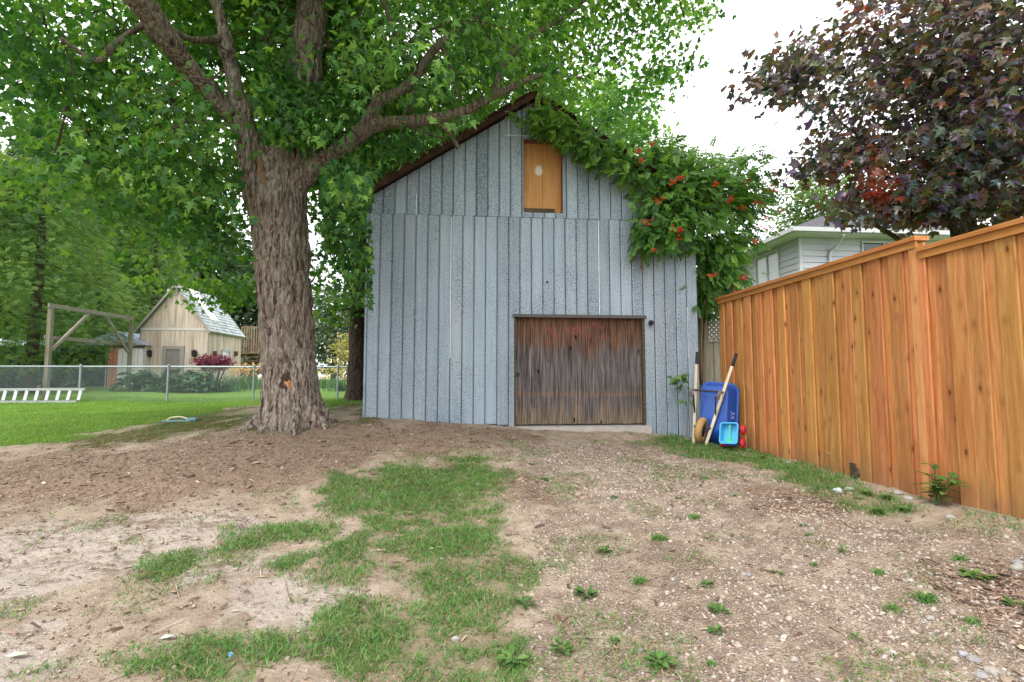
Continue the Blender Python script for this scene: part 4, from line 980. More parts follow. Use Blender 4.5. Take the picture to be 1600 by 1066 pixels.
win('f', WF[0], WF[1], wz1 - 1.2, wz1, [at_Y(1380, 385, HY0)[0], at_Y(1411, 385, HY0)[0]])
a1, a0 = at_X(1217, 400, HX0)[1], at_X(1183, 420, HX0)[1]
wl = (at_X(1217, 389, HX0)[2] + at_X(1183, 403, HX0)[2]) / 2
t = NT('painted_reflection_glass'); M_glass2 = t.fin(t.pbsdf((.42, .43, .44), .08, .6))  # pale base colour stands in for a bright reflection in the pane
win('s', a1, a0, wl - 1.3, wl - .05, [(a0 + a1) / 2], M_glass2)
# lap siding boards, cut round the windows
def lap(face, z, lo, hi, cuts):
    segs = [(lo, hi)]
    for c0, c1, q0, q1 in cuts:
        if q0 - .06 < z + .1 and z < q1 + .06:
            n_ = []
            for s0, s1 in segs:
                if c0 > s0: n_.append((s0, min(c0, s1)))
                if c1 < s1: n_.append((max(c1, s0), s1))
            segs = [q for q in n_ if q[1] - q[0] > .05]
    for s0, s1 in segs:
        if face == 'f': V = [(s0, HY0 + .018, z), (s0, HY0 - .022, z), (s0, HY0 + .006, z + .20), (s1, HY0 + .018, z), (s1, HY0 - .022, z), (s1, HY0 + .006, z + .20)]
        else: V = [(HX0 + .018, s0, z), (HX0 - .022, s0, z), (HX0 + .006, s0, z + .20), (HX0 + .018, s1, z), (HX0 - .022, s1, z), (HX0 + .006, s1, z + .20)]
        mk('siding_board', V, [(0, 1, 2), (3, 5, 4), (0, 3, 4, 1), (1, 4, 5, 2)], M_vinyl, house)
z = ZSOF - .205
while z > 2.6:
    lap('f', z, HX0 + .06, HX0 + 6.5, [(WF[0] - .055, WF[1] + .055, wz1 - 1.2, wz1)]); lap('s', z, HY0 + .06, HY1, [(a1 - .055, a0 + .055, wl - 1.3, wl - .05)]); z -= .20
MB().box(HX0 - .035, HX0 + .06, HY0 - .035, HY0 + .06, .5, ZSOF).build('corner_trim', M_white, house)
OH = .55; zt = ZSOF + .16
MB().box(HX0 - OH, HX1 + OH, HY0 - OH, HY1 + OH, ZSOF, ZSOF + .03).build('soffit', M_soffit, house)
e0, e1, f0, f1 = HX0 - OH, HX1 + OH, HY0 - OH, HY1 + OH
rx0 = HX0 + 3.0; ry = (HY0 + HY1) / 2; zr = at_Y(1282, 338, ry)[2]
rx0 = at_Y(1284, 338, ry)[0]
roof = mk('roof', [(e0, f0, zt), (e1, f0, zt), (e1, f1, zt), (e0, f1, zt), (rx0, ry, zr), (e1 - 4, ry, zr), (e0, f0, zt - .1), (e1, f0, zt - .1), (e1, f1, zt - .1), (e0, f1, zt - .1)],
   [(0, 1, 5, 4), (1, 2, 5), (2, 3, 4, 5), (3, 0, 4), (0, 6, 7, 1), (1, 7, 8, 2), (2, 8, 9, 3), (3, 9, 6, 0), (6, 9, 8, 7)], M_shing, house)
cs = MB()
for k in range(26):
    f_ = k / 26; g_ = (k + 1.06) / 26
    def E(q): return (e0 + (rx0 - e0) * q, e1 + (e1 - 4 - e1) * q, f0 + (ry - f0) * q, f1 + (ry - f1) * q, zt + (zr - zt) * q)
    A, B_ = E(f_), E(g_); h_ = .014
    cs.add([(A[0], A[2], A[4] + h_), (A[1], A[2], A[4] + h_), (B_[1], B_[2], B_[4] + .003), (B_[0], B_[2], B_[4] + .003), (A[0], A[2], A[4]), (A[1], A[2], A[4])], [(0, 1, 2, 3), (4, 5, 1, 0)])
    cs.add([(A[0], A[3], A[4] + h_), (A[0], A[2], A[4] + h_), (B_[0], B_[2], B_[4] + .003), (B_[0], B_[3], B_[4] + .003), (A[0], A[3], A[4]), (A[0], A[2], A[4])], [(0, 1, 2, 3), (4, 5, 1, 0)])
tag(cs.build('shingles', M_shing, roof), kind='stuff')
g = MB(); g.box(e0 - .10, e1, f0 - .11, f0 - .005, zt - .14, zt - .01); g.box(e0 - .11, e0 - .005, f0 - .005, f1, zt - .14, zt - .01); g.build('gutter', M_white, house)
dp = at_Y(1296, 400, HY0 - .06)[0]
MB().tube([at_Y(1318, 367, HY0 - OH - .03), at_Y(1312, 378, HY0 - .35), (dp + .08, HY0 - .08, at_Y(1298, 392, HY0)[2]), (dp, HY0 - .07, at_Y(1297, 398, HY0)[2]), (dp, HY0 - .07, .8)], .045, 8).build('downspout', M_white, house)

# ------------------------------------------------------------------ plywood garden shed
t = NT('stained_plywood'); v = t.co(); r_ = t.rnd()
g1 = t.noise(t.vmul(v, (9., 9., .55)), 1., 5, .65); g2 = t.noise(t.vmul(v, (30., 30., 1.5)), 1., 4)
c = t.mix(t.ss(g1, .32, .68), (.34, .265, .205), (.60, .51, .42)); c = t.mix(t.math('MULTIPLY', t.ss(g2, .5, .7), .4), c, (.62, .58, .53))
M_ply2 = t.fin(t.pbsdf(t.n('HueSaturation', {'Value': t.math('ADD', .9, t.math('MULTIPLY', r_, .25)), 'Color': c}).outputs[0], .85, .15))
M_trim = plain('grey_trim', (.30, .28, .26), .85, .15, 0, .25)
M_paletrim = plain('pale_trim', (.56, .53, .50), .8, .15, 0, .2)
M_doorgrey = plain('grey_door', (.22, .205, .19), .8, .2, 0, .25, 5.)
SY = 23.0
sx0, sx1 = at_Y(217, 560, SY)[0], at_Y(325, 560, SY)[0]; sz0 = .72; szE = at_Y(325, 514, SY)[2]; sxa = (sx0 + sx1) / 2; szA = at_Y(268, 446, SY)[2]
SY1 = at_X(376, 560, sx1 - .0)[1]
shed = thing('garden_shed', 'steep roofed weathered plywood shed with grey door and skylight', 'shed', ((sx0 + sx1) / 2, SY + 1, sz0))
mb = MB(); mb.prism([(sx0 + .02, sz0 - .2), (sx0 + .02, szE - .09), (sxa, szA - .10), (sx1 - .02, szE - .09), (sx1 - .02, sz0 - .2)], SY + .02, SY1); mb.build('wall', M_trim, shed)
szt = at_Y(270, 514, SY)[2]
def sheet(x0, x1, z0, z1): MB().box(x0 + .004, x1 - .004, SY - .004, SY + .018, z0, z1).build('plywood_sheet', M_ply2, shed)
dx0, dx1, dz1 = at_Y(253, 580, SY)[0], at_Y(287, 580, SY)[0], at_Y(270, 541, SY)[2]
xm = (sx0 + sx1) / 2
sheet(sx0 + .05, dx0, sz0 - .1, szt - .07); sheet(dx1, sx1 - .05, sz0 - .1, szt - .07); sheet(dx0, dx1, dz1, szt - .07)
def rz(x): return szE + (szA - szE) * (1 - abs(x - sxa) / ((sx1 - sx0) / 2))
for a, b in ((sx0 + .06, xm), (xm, sx1 - .06)):
    poly = [(a + .004, szt + .05), (a + .004, rz(a) - .08), (b - .004, rz(b) - .08), (b - .004, szt + .05)]
    poly = [(x_, max(z_, szt + .05)) for x_, z_ in poly]
    MB().prism(poly, SY - .004, SY + .018).build('plywood_sheet', M_ply2, shed)
MB().box(sx0, sx1, SY - .02, SY + .015, szt - .065, szt + .045).build('band_trim', M_paletrim, shed)
for a in (sx0, sx1 - .05): MB().box(a, a + .05, SY - .018, SY + .015, sz0 - .1, szt - .066).build('corner_trim', M_trim, shed)
fr = MB(); fr.box(dx0, dx0 + .16, SY - .05, SY + .015, sz0, dz1); fr.box(dx1 - .16, dx1, SY - .05, SY + .015, sz0, dz1); fr.box(dx0 + .16, dx1 - .16, SY - .05, SY + .015, dz1 - .14, dz1)
d_ = fr.build('door', M_trim, shed); MB().box(dx0 + .165, dx1 - .165, SY - .02, SY + .01, sz0, dz1 - .145).build('door_leaf', M_doorgrey, d_)
zk = at_Y(270, 580, SY)[2]; MB().box((dx0 + dx1) / 2 - .3, (dx0 + dx1) / 2 + .25, SY - .05, SY - .021, zk - .07, zk + .05).build('letter_slot', M_black, d_)
for px, py in ((235, 552), (305, 552)):
    c = at_Y(px, py, SY); l = MB().box(c[0] - .07, c[0] + .07, SY - .06, SY - .005, c[2] - .16, c[2] + .02)
    l.tube([(c[0], SY - .10, c[2] - .14), (c[0], SY - .10, c[2] + .10), (c[0], SY - .10, c[2] + .15)], [.09, .11, .03], 8); l.build('wall_lamp', M_black, shed)
c = at_Y(270, 456, SY); MB().box(c[0] - .22, c[0] + .22, SY - .03, SY - .005, c[2] - .12, c[2] + .12).build('gable_vent', M_paletrim, shed)
# grooved side wall
y = SY + .02; k = 0
wy0, wy1, wz0, wz1 = at_X(345, 560, sx1)[1], at_X(358, 560, sx1)[1], at_X(350, 566, sx1)[2], at_X(350, 547, sx1)[2]
while y < SY1 - .02:
    MB().box(sx1 - .018, sx1 + .004, y + .004, min(y + .2, SY1) - .004, sz0 - .2, szE - .07).build('siding_plank', M_ply2, shed); y += .2
f = MB(); f.box(sx1 + .006, sx1 + .05, wy0, wy1, wz0, wz0 + .08); f.box(sx1 + .006, sx1 + .05, wy0, wy1, wz1 - .08, wz1); f.box(sx1 + .006, sx1 + .05, wy0, wy0 + .08, wz0 + .08, wz1 - .08); f.box(sx1 + .006, sx1 + .05, wy1 - .08, wy1, wz0 + .08, wz1 - .08)
wo = f.build('window', plain('blue_grey_frame', (.33, .38, .42), .7), shed); MB().box(sx1 + .006, sx1 + .02, wy0 + .08, wy1 - .08, wz0 + .08, wz1 - .08).build('pane', M_glass2, wo)
for px in (334, 367):
    c = at_X(px, 553, sx1); MB().box(sx1 + .006, sx1 + .12, c[1] - .08, c[1] + .08, c[2] - .1, c[2] + .12).build('wall_lamp', plain('rust_lamp', (.10, .05, .04)), shed)
M_shing2 = None
t = NT('pale_cedar_shingle'); v = t.co(); cc_ = t.n('TexVoronoi', {'Vector': t.vmul(v, (.1, 4.5, 5.)), 'Scale': 1.}).outputs['Color']
M_shing2 = t.fin(t.pbsdf(t.mix(t.n('SeparateColor', {0: cc_}).outputs[0], (.26, .30, .30), (.46, .50, .50)), .85, .2))
rise = szA - szE; half = (sx1 - sx0) / 2
for s in (-1, 1):
    xe = sxa + s * (half + .12); ze = szA - rise * (half + .12) / half + .03
    rp_ = MB(); rp_.prism([(sxa, szA + .04), (xe, ze + .04), (xe, ze - .03), (sxa, szA - .03)][::s], SY - .18, SY1 + .15); ro = rp_.build('roof', M_trim, shed)
    if s > 0:
        rq = random.Random(4)
        for row in range(14):
            f0_, f1_ = row / 14, (row + 1.1) / 14; y = SY - .18 + (row % 2) * .12
            while y < SY1 + .13:
                y2 = min(y + rq.uniform(.2, .3), SY1 + .15); lift = .012 + rq.uniform(0, .006)
                P0 = (xe + (sxa - xe) * f0_, ze + (szA - ze) * f0_); P1 = (xe + (sxa - xe) * min(f1_, 1), ze + (szA - ze) * min(f1_, 1)); n_ = np.array([rise, half]) / math.hypot(rise, half)
                a = np.array(P0) + n_ * (.04 * .5 + lift + .012); b = np.array(P1) + n_ * (.022)
                a0_ = np.array(P0) + n_ * .02
                mk('shingle', [(a[0], y + .004, a[1]), (a[0], y2 - .004, a[1]), (b[0], y2 - .004, b[1]), (b[0], y + .004, b[1]), (a0_[0], y + .004, a0_[1]), (a0_[0], y2 - .004, a0_[1])], [(0, 1, 2, 3), (4, 5, 1, 0)], M_shing2, ro); y = y2
        # translucent skylight strip
        ya, yb = SY + .75, SY + 1.4
        q0, q1 = .28, .98
        P0 = np.array([xe + (sxa - xe) * q0, ze + (szA - ze) * q0]) + n_ * .07; P1 = np.array([xe + (sxa - xe) * q1, ze + (szA - ze) * q1]) + n_ * .07
        mk('skylight', [(P0[0], ya, P0[1]), (P0[0], yb, P0[1]), (P1[0], yb, P1[1]), (P1[0], ya, P1[1]), (P0[0] - n_[0]*.05, ya, P0[1] - n_[1]*.05), (P0[0] - n_[0]*.05, yb, P0[1] - n_[1]*.05), (P1[0] - n_[0]*.05, ya, P1[1] - n_[1]*.05)], [(0, 1, 2, 3), (4, 5, 1, 0), (4, 0, 3, 6)], plain('white_fibreglass', (.80, .76, .72), .35, .4, 0, .04), shed)
    MB().prism([(sxa, szA + .045), (xe, ze + .045), (xe, ze - .09), (sxa, szA - .09)][::s], SY - .2, SY - .183).build('rake_board', M_trim, shed)

# ------------------------------------------------------------------ second shed, small house and deck far left
PY = 22.6
ps = thing('metal_shed', 'small shed with white and salmon panels and grey blue roof', 'shed', (at_Y(190, 600, PY)[0], PY + 1, .8))
px0, px1 = at_Y(163, 600, PY)[0], at_Y(222, 600, PY)[0]; pz1 = at_Y(190, 540, PY)[2]; pz0 = .6
MB().box(px0, px1, PY + .01, PY + 2.5, pz0, pz1).build('wall', M_paletrim, ps)
MP = plain('salmon_panel', (.55, .22, .15), .6, .3, 0, .1); MW = plain('white_panel', (.72, .70, .70), .6, .3, 0, .06)
for a, b, m in ((165, 167, plain('green_post', (.04, .14, .10))), (168, 175, MP), (175, 182, MP), (182, 190, MW), (190, 197, MW), (203, 208, MW), (208, 214, MW), (214, 221, MW)):
    MB().box(at_Y(a, 600, PY)[0] + .01, at_Y(b, 600, PY)[0] - .01, PY - .03, PY + .005, pz0, pz1 - .12).build('door_panel', m, ps)
MB().box(px0 - .05, px1 + .05, PY - .06, PY - .005, pz1 - .1, pz1 + .02).build('fascia', M_darkwood, ps)
zr_ = at_Y(178, 517, PY)[2]; xr_ = at_Y(178, 517, PY)[0]
MB().prism([(px0 - 1.2, pz1 + .02), (xr_, zr_), (px1 + .1, pz1 + .02)], PY + .02, PY + 2.6).build('roof', plain('blue_grey_metal_roof', (.34, .40, .50), .5, .4, 0, .1), ps)
HY = 36.0
fh = thing('house', 'low distant house with pale blue roof at the left frame edge', 'house', (at_Y(5, 600, HY)[0], HY + 2, .9))
hx0, hx1 = at_Y(-90, 600, HY)[0], at_Y(30, 600, HY)[0]; hz = at_Y(10, 560, HY)[2]
MB().box(hx0, hx1 - .4, HY, HY + 5, .6, hz).build('wall', plain('grey_siding', (.30, .30, .28)), fh)
MB().prism([(HY - .4, hz), (HY + 2.6, hz + 1.4), (HY + 5.4, hz)], hx0, hx1, 'x').build('roof', plain('pale_blue_roof', (.45, .50, .58), .7, .3, 0, .1), fh)
wo = MB().box(at_Y(1, 570, HY)[0], at_Y(11, 570, HY)[0], HY - .06, HY + .02, hz - 1.3, hz - .3).build('window', M_white, fh); MB().box(at_Y(2, 570, HY)[0], at_Y(10, 570, HY)[0], HY - .08, HY - .062, hz - 1.2, hz - .4).build('pane', M_glass, wo)
DY = 29.0
dk = thing('wooden_deck', 'raised brown deck with slatted railing and steps beside the shed', 'deck', (at_Y(392, 600, DY)[0], DY, .8))
M_deck = wood('deck_wood', (.20, .14, .09), (.36, .28, .20))
ax, bx_ = at_Y(377, 540, DY)[0], at_Y(470, 540, DY)[0]; zd, zt_ = at_Y(385, 548, DY)[2], at_Y(385, 510, DY)[2]
MB().box(ax, bx_, DY, DY + 2.5, zd - .2, zd).build('deck_floor', M_deck, dk); MB().box(ax, bx_, DY - .03, DY + .05, zt_ - .08, zt_).build('rail', M_deck, dk)
x = ax
while x < bx_: MB().box(x, x + .07, DY - .06, DY - .035, zd - .2, zt_ - .01).build('baluster', M_deck, dk); x += .13
for px in (379, 400, 440): c = at_Y(px, 560, DY)[0]; MB().box(c - .06, c + .06, DY + .06, DY + .18, .5, zd - .21).build('post', M_deck, dk)
st = MB().bar((at_Y(381, 552, DY - .9)[0], DY - .1, zd - .1), (at_Y(397, 575, DY - .9)[0], DY - .1, zd - 1.3), .05, .25).build('stringer', M_deck, dk)
for k in range(4): a = at_Y(382 + 4.2 * k, 552 + 6 * k, DY - .5); MB().box(a[0], a[0] + .8, DY - .95, DY - .12, a[2] - .04, a[2]).build('step', M_deck, dk)
# ------------------------------------------------------------------ chain link fence
M_galv = plain('galvanised_steel', (.27, .305, .33), .45, .5, .5, .1)
M_galvd = plain('dull_steel_wire', (.22, .27, .27), .5, .4, .4, .1)
CY_ = 17.0
cl = thing('chain_link_fence', 'low galvanised chain link fence with steel posts across the back lawn', 'fence', (-9, CY_, .5))
cx0, cx1 = at_Y(-230, 600, CY_)[0], at_Y(640, 600, CY_)[0]
ZR = at_Y(263, 573, CY_)[2]
posts = [at_Y(q, 600, CY_)[0] for q in (-180, -30, 126, 263, 397, 528, 640)]
MB().tube([(cx0, CY_, ZR), (cx1, CY_, ZR)], .026, 8).build('top_rail', M_galv, cl)
for q in posts:
    zz = float(zbase(q, CY_)); mb = MB(); mb.tube([(q, CY_ - .035, zz - .2), (q, CY_ - .035, ZR + .03)], .032, 8); mb.tube([(q, CY_ - .035, ZR + .03), (q, CY_ - .035, ZR + .06), (q, CY_ - .035, ZR + .075)], [.038, .034, .008], 8); mb.build('post', M_galv, cl)
V, F = [], []
H_ = ZR - .5
for k in np.arange(cx0 - 1.3, cx1, .062):
    for s in (1, -1):
        a, b = (k, ZR - H_ - .02), (k + H_, ZR - .0)
        if s < 0: a, b = (k + H_, a[1]), (k, b[1])
        if min(a[0], b[0]) < cx0 or max(a[0], b[0]) > cx1: continue
        n = len(V); w_ = .0022
        for (xx, zz_) in (a, b):
            V += [(xx - w_, CY_ - .03 + .004 * s, zz_), (xx + w_, CY_ - .03 + .004 * s, zz_), (xx, CY_ - .022 + .004 * s, zz_)]
        F += [(n, n+1, n+4, n+3), (n+1, n+2, n+5, n+4), (n+2, n, n+3, n+5)]
tag(mk('wire_mesh', V, F, M_galvd, cl), kind='stuff')
# ------------------------------------------------------------------ swing frame / pergola of grey timbers
M_post = wood('grey_green_post', (.12, .112, .075), (.23, .21, .155), rough=.85, vary=.2)
M_postx = wood('grey_green_beam', (.145, .132, .10), (.265, .24, .195), rough=.85, vary=.2, axis='x')
pg = thing('timber_frame', 'weathered timber swing frame with braces behind the chain link fence', 'pergola', (*G(100, 618)[:2], .5))
A = at_Y(71, 620, 17.6); B = at_Y(200, 606, 21.2); A[2] = B[2] = .45
zA, zB = at_Y(80, 481, 17.6)[2], at_Y(203, 500, 21.2)[2]; zt = (zA + zB) / 2
for q, zz, px in ((A, zt, 71), (B, zt, 200)): MB().box(q[0] - .06, q[0] + .06, q[1] - .06, q[1] + .06, .3, zz - .005).build('post', M_post, pg)
d = (B - A); d[2] = 0; d /= np.linalg.norm(d)
MB().bar((*(A - d * .1)[:2], zt + .07), (*(B + d * .1)[:2], zt + .07), .06, .14).build('beam', M_postx, pg)
zm = (at_Y(88, 531, 17.6)[2] + at_Y(205, 534, 21.2)[2]) / 2
off = np.array([d[1], -d[0], 0]) * .15
MB().bar((*(A - off)[:2], zm), (*(B - off + d * .5)[:2], zm), .05, .12).build('beam', M_postx, pg)
MB().bar((*(A + d * 1.5)[:2], zt - .02), (*(A + d * .1)[:2], zt - 1.4), .08, .08).build('brace', M_postx, pg)
MB().bar((*(B - d * 1.3)[:2], zt - .02), (*(B - d * .1)[:2], zt - 1.3), .08, .08).build('brace', M_postx, pg)
# ------------------------------------------------------------------ aluminium ladder on its edge against the fence
M_alu = plain('aluminium', (.36, .37, .38), .35, .5, .4, .06)
ld = thing('ladder', 'aluminium ladder lying on its side rail against the chain link fence', 'ladder', (at_Y(40, 620, 16.6)[0], 16.6, .5))
lt, lb = at_Y(60, 608.5, 16.75), at_Y(60, 628, 16.45); lx0, lx1 = at_Y(-260, 608, 16.75)[0], at_Y(133, 608, 16.75)[0]
MB().box(lx0, lx1, 16.72, 16.78, lt[2] - .035, lt[2] + .035).build('side_rail', M_alu, ld); MB().box(lx0, lx1, 16.42, 16.48, lb[2] - .035, lb[2] + .035).build('side_rail', M_alu, ld)
for px in np.arange(123, -250, -16.8):
    a = at_Y(px + 4, 608, 16.75)[0]; b = at_Y(px - 1.5, 628, 16.45)[0]
    MB().bar((a, 16.74, lt[2] - .036), (b, 16.46, lb[2] + .036), .075, .03).build('rung', M_alu, ld)
# ------------------------------------------------------------------ planting by the shed
M_hosta = leafmat('hosta_leaf', [(.0, (.016, .05, .022)), (.5, (.03, .095, .035)), (1., (.06, .15, .05))], .25, (1.4, 1.5, .8), .42, .5)
HOSTA = (np.array([(0,0,0),(.26,.25,.07),(.30,.55,.08),(.14,.85,.0),(0,1.05,-.12),(-.14,.85,.0),(-.30,.55,.08),(-.26,.25,.07),(0,.5,0)]), np.array([(0,1,8),(1,2,8),(2,3,8),(3,4,8),(4,5,8),(5,6,8),(6,7,8),(7,0,8)]))
def hosta(px, py, Y, rad, h, n, label, seed):
    r = np.random.default_rng(seed); b = at_Y(px, py, Y); z0 = float(zbase(b[0], Y)); th = thing('hosta', label, 'plant', (b[0], Y, z0), 'hostas in front of the plywood shed')
    a = r.random(n) * 6.283; q = r.random(n) ** .6
    P = np.stack([b[0] + np.cos(a) * q * rad * .8, Y + np.sin(a) * q * rad * .6, z0 + h * (1 - q ** 2 * .75) * r.uniform(.45, 1, n)], 1)
    D = np.stack([np.cos(a), np.sin(a), r.uniform(-.7, .1, n)], 1) + r.normal(0, .2, (n, 3)); N = np.stack([np.cos(a) * .5, np.sin(a) * .5, np.ones(n)], 1)
    V, F, k = leaves_np(P, D, N, r.uniform(.22, .38, n), HOSTA); tag(mk_np('leaves', V, F, M_hosta, th, {'tint': np.repeat(np.clip(r.normal(.5, .22, n), 0, 1), k)}), kind='stuff')
    tag(MB().tube([(b[0], Y, z0 - .1), (b[0], Y, z0 + h * .5)], [.12, .05], 6).build('crown_base', M_hosta, th))
hosta(212, 612, 20.5, .75, .85, 170, 'hosta clump left of the shed door, leftmost of its row', 1)
hosta(240, 612, 20.6, .7, .8, 150, 'hosta clump right under the grey shed door', 2)
hosta(283, 612, 20.4, .75, .9, 170, 'hosta clump behind the steel fence post, tallest of its row', 3)
hosta(315, 612, 20.5, .7, .95, 160, 'hosta clump under the red purple shrub', 4)
M_purple = leafmat('purple_leaf', [(.0, (.05, .012, .02)), (.5, (.15, .025, .055)), (1., (.30, .06, .11))], .35, (1.4, .9, 1.), .5, .3)
b = at_Y(333, 606, 21.3); z0 = float(zbase(b[0], 21.3)); zc = at_Y(333, 567, 21.3)[2]
ps_ = thing('purple_shrub', 'flat topped red purple shrub on thin stems beside the shed corner', 'shrub', (b[0], 21.3, z0))
r = np.random.default_rng(5); C = ellip(330, (b[0], 21.3, zc), (.78, .6, .34), r, .5)
crown('crown', [sprays(C, np.array([b[0], 21.3, zc - .3]), 9, .07, .09, r, .2)], DIAM, M_purple, ps_)
for k in range(9):
    a = k * .7; MB().tube([(b[0] + .12 * math.cos(a), 21.3 + .12 * math.sin(a), z0 - .05), (b[0] + .3 * math.cos(a), 21.3 + .3 * math.sin(a), (z0 + zc) / 2), (b[0] + .55 * math.cos(a), 21.3 + .5 * math.sin(a), zc)], [.03, .022, .01], 5, 3).build('stem', M_twig, ps_)
def blade_np(P, H, Wd, lean, r, seg=3):
    """curved grass blades, two quads and a tip"""
    n = len(P); a = r.random(n) * 6.283; d = np.stack([np.cos(a), np.sin(a), np.zeros(n)], 1); sd_ = np.stack([-np.sin(a), np.cos(a), np.zeros(n)], 1)
    fa = r.random(n) * 6.283; sd_ = np.stack([np.cos(fa), np.sin(fa), np.zeros(n)], 1)
    H = np.asarray(H)[:, None]; Wd = np.asarray(Wd)[:, None]; L = np.asarray(lean)[:, None]
    def q(t_, wf): c = P + d * L * H * t_ ** 2 + np.array([0, 0, 1.]) * H * (t_ - .28 * L * t_ ** 2); return c - sd_ * Wd * wf / 2, c + sd_ * Wd * wf / 2
    a0, a1 = q(0, .9); b0_, b1 = q(.5, 1.); tip = q(1., 0)[0]
    V = np.stack([a0, a1, b1, b0_, tip], 1).reshape(-1, 3)
    F = (np.arange(n) * 5)[:, None, None] + np.array([(0, 1, 2), (0, 2, 3), (3, 2, 4)])[None]
    return V, F.reshape(-1, 3)
M_grass = leafmat('grass_blade', [(.0, (.38, .30, .17)), (.13, (.26, .23, .11)), (.25, (.078, .18, .045)), (.6, (.105, .24, .055)), (1., (.19, .33, .085))], .3, (1.3, 1.3, .8), .5, .3)
M_lawng = leafmat('lawn_blade', [(.0, (.11, .21, .03)), (.5, (.17, .30, .045)), (1., (.27, .40, .08))], .35, (1.3, 1.3, .7), .5, .3)
def tuft(px, py, Y, n, h, rad, label, cat, m, seed, name='lily_clump', flowers=None, grp=None):
    r = np.random.default_rng(seed); b = at_Y(px, py, Y); z0 = float(zbase(b[0], Y)); th = thing(name, label, cat, (b[0], Y, z0), grp)
    P = np.array([b[0], Y, z0]) + r.normal(0, 1, (n, 3)) * np.array([rad, rad * .6, 0]); V, F = blade_np(P, r.uniform(.6, 1.1, n) * h, np.full(n, .028), r.uniform(.2, 1.1, n), r)
    tag(mk_np('leaves', V, F, m, th, {'tint': np.repeat(r.uniform(.2, .9, n), 5)}), kind='stuff')
    if flowers:
        mf, nf, fs = flowers; P = np.array([b[0], Y, z0 + h * 1.0]) + r.normal(0, 1, (nf, 3)) * np.array([rad * 1.0, rad * .6, h * .16])
        D = r.normal(0, 1, (nf, 3)) + np.array([0, -.6, .4]); V, F, k = leaves_np(P, D, r.normal(0, 1, (nf, 3)), r.uniform(.7, 1.2, nf) * fs, DIAM); tag(mk_np('blooms', V, F, mf, th, {'tint': np.repeat(r.random(nf), k)}), kind='stuff')
M_orange = leafmat('orange_bloom', [(.0, (.55, .22, .06)), (.5, (.62, .34, .10)), (1., (.65, .48, .20))], .4)
M_yel = leafmat('yellow_bloom', [(.0, (.50, .38, .05)), (1., (.65, .50, .10))], .4)
tuft(350, 610, 20.8, 160, .75, .35, 'strap leaved clump left of the yellow day lilies', 'plant', M_hosta, 11)
tuft(385, 607, 22.5, 260, .8, .5, 'day lilies with pale orange blooms beside the shed', 'flowers', M_grass, 12, flowers=(M_orange, 130, .17))
tuft(506, 606, 24, 200, .7, .45, 'day lilies with golden blooms between the two maple trunks', 'flowers', M_grass, 13, flowers=(M_yel, 60, .16))
tuft(535, 612, 22, 160, .6, .35, 'leafy green clump just left of the slim maple trunk', 'plant', M_hosta, 14)
# near-black leaves standing in for the shade below the cedars
M_undershade = leafmat('painted_shade_leaf', [(.0, (.008, .022, .014)), (.6, (.018, .045, .022)), (1., (.04, .085, .03))], .2)
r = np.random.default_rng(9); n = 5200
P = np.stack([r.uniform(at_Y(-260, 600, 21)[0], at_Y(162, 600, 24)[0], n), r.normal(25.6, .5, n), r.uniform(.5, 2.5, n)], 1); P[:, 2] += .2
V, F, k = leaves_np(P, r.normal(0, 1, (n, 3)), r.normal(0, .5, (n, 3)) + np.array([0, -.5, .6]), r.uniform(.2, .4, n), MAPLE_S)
hd = mk_np('shade_leaves', V, F, M_undershade, None, {'tint': np.repeat(r.random(n), k)}); tag(hd, 'dark leaves put in as the shade under the cedars behind the fence', 'shade_leaves')
# ------------------------------------------------------------------ oscillating sprinkler
M_teal = plain('teal_plastic', (.13, .24, .27), .5, .3); M_cream = plain('cream_tube', (.66, .62, .42), .4, .4)
c = gp(279, 660); s_ = thing('sprinkler', 'oscillating lawn sprinkler with cream arched tube on mossy edge', 'sprinkler', c)
x0, x1 = c[0] - .22, c[0] + .22
mb = MB()
for dy in (-.06, .06): mb.tube([(x0, c[1] + dy, c[2] + .03), (x1, c[1] + dy, c[2] + .03)], .012, 8)
mb.tube([(x0, c[1] - .06, c[2] + .03), (x0 - .03, c[1], c[2] + .03), (x0, c[1] + .06, c[2] + .03)], .012, 8, 3); mb.build('base', M_teal, s_)
MB().tube([(x0 + .03, c[1], c[2] + .04), (x0 + .1, c[1], c[2] + .085), (c[0], c[1], c[2] + .10), (x1 - .12, c[1], c[2] + .08), (x1 - .06, c[1], c[2] + .045)], .011, 8, 4).build('spray_tube', M_cream, s_)
MB().tube([(x1 - .1, c[1], c[2] + .04), (x1 - .05, c[1], c[2] + .05), (x1 + .05, c[1], c[2] + .05), (x1 + .07, c[1], c[2] + .045)], [.025, .04, .04, .02], 10).build('motor', M_teal, s_)
MB().cyl((x1 + .07, c[1], c[2] + .045), (x1 + .12, c[1] - .02, c[2] + .04), .022).build('hose_coupling', M_black, s_)

